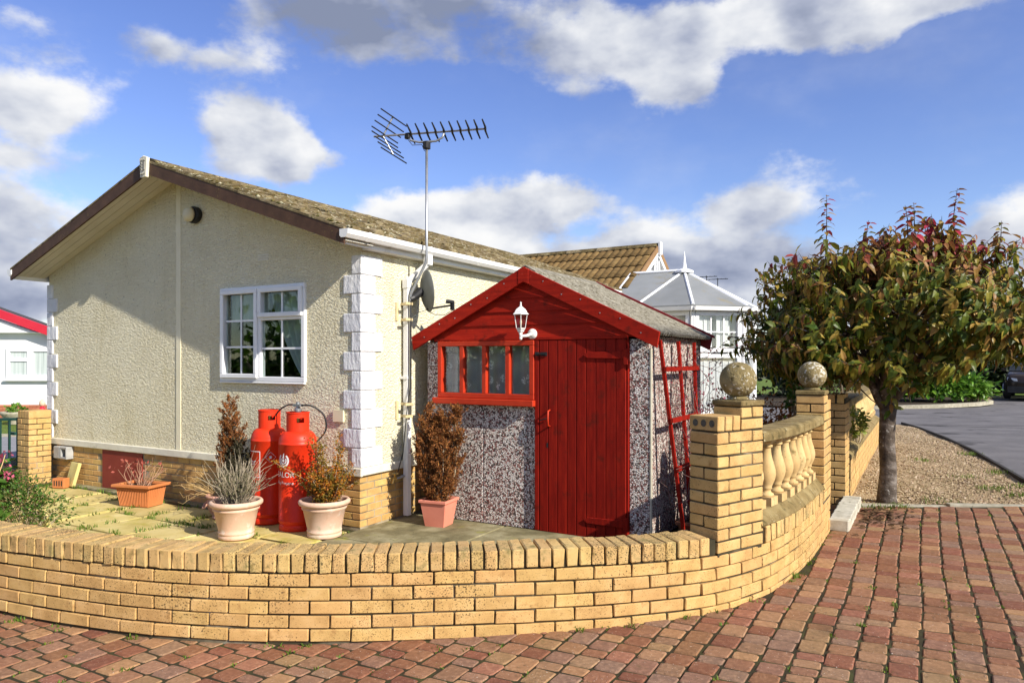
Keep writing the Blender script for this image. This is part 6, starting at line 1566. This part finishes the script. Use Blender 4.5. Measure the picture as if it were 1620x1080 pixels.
leafy('ivy_clump', 'brownish climbing clump behind the trunk at the start of the kerbed bed', (-2.2, 26.0, .75), (.55, .6, .62), 420, mat('russet_leaf', [(0, (.12, .07, .025)), (1, (.26, .15, .06))], 3, 3, .7, rnd=.35, trans=.2), .15, cat='shrub')
lw = MB(); lw.add([(1.8, 33.5, .13), (30, 41, .18), (30, 60, .18), (-12, 60, .05), (-12, 31.2, .05), (1.6, 31.2, .1)], [tuple(range(6))]); struct('lawn', lw, lawn_m)
part('verge_kerb', MB().prism([(1.75, 33.3, .08), (1.75, 33.42, .08), (1.75, 33.42, .16), (1.75, 33.3, .16)], (26, 7, .05)), kerb_m, bpy.data.objects['lawn'])
def hedge_tree(label, x, y, h, r_, m, n=1700, grp='dark trees beyond the road'):
    th = thing('background_tree', label, 'tree', (x, y, .05), grp); lf, tk_ = MB(), MB()
    tk_.tube([(x, y, 0), (x + .05, y, h * .3), (x, y, h * .75)], [.16, .13, .05], 8)
    for k in range(5): a = 1.26 * k; tk_.tube([(x, y, h * (.25 + .08 * k)), (x + r_ * .5 * math.cos(a), y + r_ * .5 * math.sin(a), h * (.45 + .08 * k))], [.07, .03], 6)
    cl = [np.array((x, y, h * .52)) + rng.normal(0, .45, 3) * np.array((r_, r_, h * .42)) for _ in range(26)]
    for k in range(n):
        p = cl[int(rng.integers(26))] + rng.normal(0, .22, 3) * np.array((r_, r_, r_)); p[2] = max(p[2], .1)
        add_leaf(lf, p, rng.normal(0, 1, 3), rng.normal(0, 1, 3) + (0, 0, .8), rng.uniform(.22, .42), .2, .3)
    part('trunk', tk_, bark_m, th); part('crown', lf, m, th, stuff=True)
for lb, x, y, h, r_ in (('dark tree behind the trunk end of the laurel bed, leftmost of the shaded row', -4.2, 30.5, 2.6, 1.5), ('dark tree directly behind the left half of the bright laurel bush', -1.6, 31.8, 2.4, 1.5), ('dark tree directly behind the right half of the bright laurel bush', .6, 33.6, 2.5, 1.4),
                    ('dark tree in the gap between the laurel bush and the bronze-grey car', 2.6, 38.5, 2.5, 1.6), ('dark tree behind the bonnet of the bronze-grey car', 5.4, 42.5, 2.6, 1.7), ('dark tree at the far right edge behind both parked cars', 8.6, 46.5, 2.8, 1.9)):
    hedge_tree(lb, x, y, h, r_, hedge_m)
# dark roofed bungalow behind
bg_ = thing('bungalow', 'distant bungalow with a dark roof behind the tree', 'house', (-11.5, 33, 0))
part('wall', MB().box(-15, -8, 29.5, 36.5, 0, 2.5), whitewall_m, bg_)
part('roof', MB().prism([(-15.3, 29.2, 2.5), (-15.3, 36.8, 2.5), (-15.3, 33, 4.6)], (7.6, 0, 0)), slate_m, bg_)
bw = part('window', MB().box(-7.998, -7.96, 31, 33, 1, 2.1), white_m, bg_); part('pane', MB().box(-7.959, -7.95, 31.08, 32.92, 1.08, 2.02), dark_m, bw)
a_ = MB()
for (x, y) in ((-8.2, 33.2), (-8.4, 32.0)):
    a_.tube([(x, y, 4.4), (x, y, 5.35)], .02, 5); a_.tube([(x - .45, y - .1, 5.3), (x + .45, y + .1, 5.3)], .016, 5)
    for k in range(5): xx = x - .4 + .2 * k; a_.tube([(xx, y - .18, 5.3), (xx, y + .18, 5.3)], .01, 4)
part('aerial', a_, dark_m, bg_)

# ------------------------------------------------------------------ cars
def car(name, label, x, y, z, rot, paint):
    th = thing(name, label, 'car', (x, y, z), None, rot)      # faces -y, built from sections along y
    sec = [(-2.05, .50, .36, .72), (-1.95, .80, .25, .84), (-1.5, .88, .2, .96), (-.95, .90, .2, 1.02), (0, .91, .2, 1.04), (1.0, .91, .2, 1.04), (1.75, .88, .22, 1.02), (2.05, .80, .3, .95), (2.12, .6, .45, .85)]
    vs = []; K = 10
    for yy, hw_, z0, z1 in sec:
        zm = (z0 + z1) / 2 + .05
        vs += [(-hw_ * .90, yy, z0), (-hw_, yy, z0 + .12), (-hw_ * 1.0, yy, zm), (-hw_ * .97, yy, z1 - .08), (-hw_ * .86, yy, z1), (hw_ * .86, yy, z1), (hw_ * .97, yy, z1 - .08), (hw_, yy, zm), (hw_, yy, z0 + .12), (hw_ * .90, yy, z0)]
    n = len(sec); fs = [(i * K + k, i * K + (k + 1) % K, (i + 1) * K + (k + 1) % K, (i + 1) * K + k) for i in range(n - 1) for k in range(K)] + [tuple(range(K - 1, -1, -1)), tuple(range((n - 1) * K, n * K))]
    put('body', MB().add(vs, fs).mesh('body', paint, True), th)
    cab = [(-1.0, .80, 1.02, 1.03), (-.30, .72, 1.02, 1.50), (.30, .70, 1.02, 1.56), (1.3, .70, 1.02, 1.50), (1.95, .74, 1.0, 1.02)]; vs = []
    for yy, hw_, z0, z1 in cab: vs += [(-.80, yy, z0), (-hw_, yy, z1), (hw_, yy, z1), (.80, yy, z0)]
    fs = [(i * 4 + k, i * 4 + (k + 1) % 4, (i + 1) * 4 + (k + 1) % 4, (i + 1) * 4 + k) for i in range(4) for k in range(3)]
    put('window', MB().add(vs, fs).mesh('window', mat('car_glass', [(0, (.02, .024, .028)), (1, (.03, .034, .038))], 3, 2, .08, rnd=0)), th)
    put('roof', MB().prism([(-.66, -.2, 1.515), (.66, -.2, 1.515), (.64, .3, 1.575), (-.64, .3, 1.575)], (0, 0, .02)).prism([(-.64, .3, 1.575), (.64, .3, 1.575), (.66, 1.3, 1.515), (-.66, 1.3, 1.515)], (0, 0, .02)).mesh('roof', paint), th)
    for sx_ in (1, -1):
        for yy in (-1.28, 1.30):
            wt_ = put('wheel', MB().lathe([(.20, -.10), (.30, -.11), (.33, -.09), (.335, 0), (.33, .09), (.30, .11), (.20, .10)], (0, 0, 0), 28).xf(Matrix.Rotation(R(90), 4, 'Y')).mesh('wheel', tyre_m), th, (sx_ * .83, yy, .335))
            rim_ = MB(); 
            for k in range(5):
                a = 2 * math.pi * k / 5; rim_.prism([(0, 0, .0), (.05 * math.cos(a + .5), .05 * math.sin(a + .5), 0), (.22 * math.cos(a + .14), .22 * math.sin(a + .14), 0), (.22 * math.cos(a - .14), .22 * math.sin(a - .14), 0), (.05 * math.cos(a - .5), .05 * math.sin(a - .5), 0)], (0, 0, .02))
            rim_.lathe([(.205, 0), (.23, 0), (.23, .02), (.205, .02)], (0, 0, 0), 24, caps=False)
            rim_.xf(Matrix.Translation((sx_ * .112, 0, 0)) @ Matrix.Rotation(R(90) * sx_, 4, 'Y')); put('rim', rim_.mesh('rim', rim_m), wt_)
        put('headlight', MB().prism([(sx_ * .48, -2.03, .66), (sx_ * .80, -1.90, .70), (sx_ * .80, -1.88, .80), (sx_ * .50, -2.02, .76)], (0, -.03, 0)).mesh('headlight', mat('headlight_glass', [(0, (.60, .62, .64)), (1, (.7, .72, .74))], 3, 2, .15, rnd=0)), th)
        put('mirror', MB().box(sx_ * .98 - .08, sx_ * .98 + .08, -.62, -.52, 1.02, 1.14).mesh('mirror', paint), th)
    put('bumper', MB().box(-.78, .78, -2.10, -1.98, .25, .48).mesh('bumper', dark_m), th)
    return th
car('parked_car', 'bronze-grey car parked at the right edge beyond the laurel bush', 3.75, 33.5, .13, R(-8), car_m)
car('parked_car', 'blue car parked farther off behind the bronze-grey one', 5.4, 44.5, .19, R(12), bluecar_m)

# ------------------------------------------------------------------ neighbouring white park home at the left
nh = thing('white_park_home', 'white park home with a red-edged roof across the lawn at the left', 'house', (-22.4, 11.5, -.2))
fd = Vector((CY, SY, 0)); fn = Vector((SY, -CY, 0)); O_ = Vector((-22.34, 11.35, 0))
NM = Matrix(((fd.x, -fn.x, 0, O_.x), (fd.y, -fn.y, 0, O_.y), (0, 0, 1, 0), (0, 0, 0, 1)))   # local x to the right along its front, y away from us
def nb_box(*a): return MB().box(*a).xf(NM)
NX0, NX1 = -5.2, 2.6
zr = lambda x: 3.10 - .355 * (x + 1.45) if x > -3.6 else 3.863 + .355 * (x + 3.6)
hole = (-1.24, .34, 1.01, 1.92)
part('wall', MB().prism([(NX0, 0, .24), (NX1, 0, .24), (NX1, 0, 2.36), (NX0, 0, 2.36)], (0, 5, 0)).xf(NM), whitewall_m, nh)
part('gable', MB().prism([(NX0, -.22, 2.362), (-.22, -.22, 2.362), (-3.6, -.22, 3.5), (NX0, -.22, zr(NX0) - .3)], (0, .22, 0)).xf(NM), whitewall_m, nh)
for (xa, xb) in ((NX0 - .2, -3.6), (-3.6, NX1 + .3)):
    part('roof_edge', MB().prism([(xa, -.32, zr(xa)), (xb, -.32, zr(xb)), (xb, -.32, zr(xb) - .25), (xa, -.32, zr(xa) - .25)], (0, .1, 0)).xf(NM), redtrim_m, nh)
    part('roof', MB().prism([(xa, -.2, zr(xa) - .01), (xb, -.2, zr(xb) - .01), (xb, -.2, zr(xb) - .08), (xa, -.2, zr(xa) - .08)], (0, .45, 0)).xf(NM), slate_m, nh)
nw = MB(); frame_rect(nw, hole[0], hole[1], hole[2], hole[3], .11, -.05, -.001); nw.box(-.62, -.44, -.048, -.001, hole[2] + .11, hole[3] - .11); nw.box(hole[0] + .11, -.62, -.046, -.001, 1.52, 1.62)
nwo = part('window', nw.xf(NM), white_m, nh)
for (x0, x1, z0, z1) in ((hole[0] + .11, -.62, 1.12, 1.52), (hole[0] + .11, -.62, 1.62, 1.81), (-.44, hole[1] - .11, 1.12, 1.81)):
    part('pane', nb_box(x0, x1, -.012, -.0015, z0, z1), mat('pale_blind_pane', [(0, (.34, .40, .38)), (.5, (.52, .58, .56)), (1, (.62, .66, .64))], 14, 2, .15, rnd=0, stretch=(1, 1, .03)), nwo)
part('sill', nb_box(hole[0] - .05, hole[1] + .05, -.12, -.001, .95, 1.008), white_m, nwo)
part('plinth', nb_box(NX0, NX1, .02, 5, -.3, .238), mortar_m, nh)
RB = box_mesh('brick', .215, .1025, .065, redbrick_m, .004); nb0 = base_of(nh)
for c_ in range(6):
    x = NX0 + (c_ % 2) * .1125
    while x < NX1 - .2:
        if -1.9 < x < 1.0:
            p = NM @ Vector((x + .1075, .045, -.20 + .0325 + .075 * c_)); put('brick', RB, nh, (p.x - nb0.x, p.y - nb0.y, p.z - nb0.z), R(30))
        x += .225
lw2 = MB(); q = [NM @ Vector(p) for p in ((-9, .02, -.23), (4, .02, -.23), (4, -4.0, -.23), (-9, -4.0, -.23))]; lw2.add(q, [(0, 1, 2, 3)][::1]); lw2.f = [tuple(reversed(lw2.f[0]))]; struct('front_lawn', lw2, lawn_m)
q = [NM @ Vector(p) for p in ((-9, -4.0, -.26), (6, -4.0, -.26), (9.5, -12.5, -.26), (-9, -12.5, -.26))]; lane = MB().add(q, [(3, 2, 1, 0)]); struct('lane', lane, mat('pale_tarmac', [(0, (.20, .20, .21)), (1, (.27, .27, .28))], 3, 5, .9, .3, 80, rnd=0))
kb = MB(); kb.box(-9, 6, -4.12, -4.0, -.3, -.20).xf(NM); o = part('lane_kerb', kb, kerb_m); tag(o, 'pale kerb along the lane in front of the white park home', 'kerb')
sp = NM @ Vector((-.15, -1.2, -.23)); pt = thing('stone_planter', 'grey stone bowl planter in front of the white park home', 'planter', sp)
part('bowl', MB().lathe([(.16, 0), (.20, .02), (.16, .08), (.26, .16), (.36, .30), (.38, .36), (.33, .36), (.28, .30)], (sp.x, sp.y, sp.z), 16, caps=False), kerb_m, pt, smooth=True)
part('soil', MB().lathe([(.001, .31), (.30, .31)], (sp.x, sp.y, sp.z), 12, caps=False), soil_m, pt)
leafy('planter_flowers', 'low green plant with tiny flowers in the stone bowl planter', (sp.x, sp.y, sp.z + .42), (.32, .28, .14), 260, laurel_m, .09, cat='plant')
gn = NM @ Vector((.33, -.8, -.23)); gno = thing('garden_ornament', 'small red and dark garden ornament beside the stone planter', 'ornament', gn)
part('body', MB().lathe([(.10, 0), (.11, .25), (.08, .40), (.05, .48)], gn, 10), redtrim_m, gno, smooth=True); part('head', MB().lathe([(.03, .47), (.08, .53), (.07, .62), (.01, .68)], gn, 10), terr_m, gno, smooth=True); part('arm', MB().tube([gn + Vector((0, 0, .40)), gn + Vector((.14, .05, .28)), gn + Vector((.10, -.05, .15))], .025, 6), redtrim_m, gno)
rk = NM @ Vector((-.72, -1.6, -.23)); rock = MB().lathe([(.16, 0), (.19, .06), (.14, .13), (.02, .16)], rk, 9); o = part('white_stone', rock, whitewall_m, smooth=True); tag(o, 'white painted stone on the lawn left of the stone planter', 'stone')
an = NM @ Vector((-.05, 2.5, 3.0)); o = part('roof_aerial', MB().tube([an + Vector((0, 0, -.6)), an + Vector((0, 0, .25))], .02, 5).tube([an + Vector((-.05, 0, .1)), an + Vector((.22, 0, .32))], .018, 5), dark_m, nh)
# dense hedge behind us that the windows mirror
for lb, x, y, h, r_ in (('bushy green tree across the lane mirrored in the left casement', -14.5, -3.0, 3.6, 2.0), ('shorter bushy green tree across the lane mirrored in the lower panes', -10.6, -5.2, 3.0, 1.8)):
    hedge_tree(lb, x, y, h, r_, laurel_m, 900, 'trees across the lane')
print('bricks', NB, 'coping', NC, 'pavers', len(pav), 'leaves', len(LV))
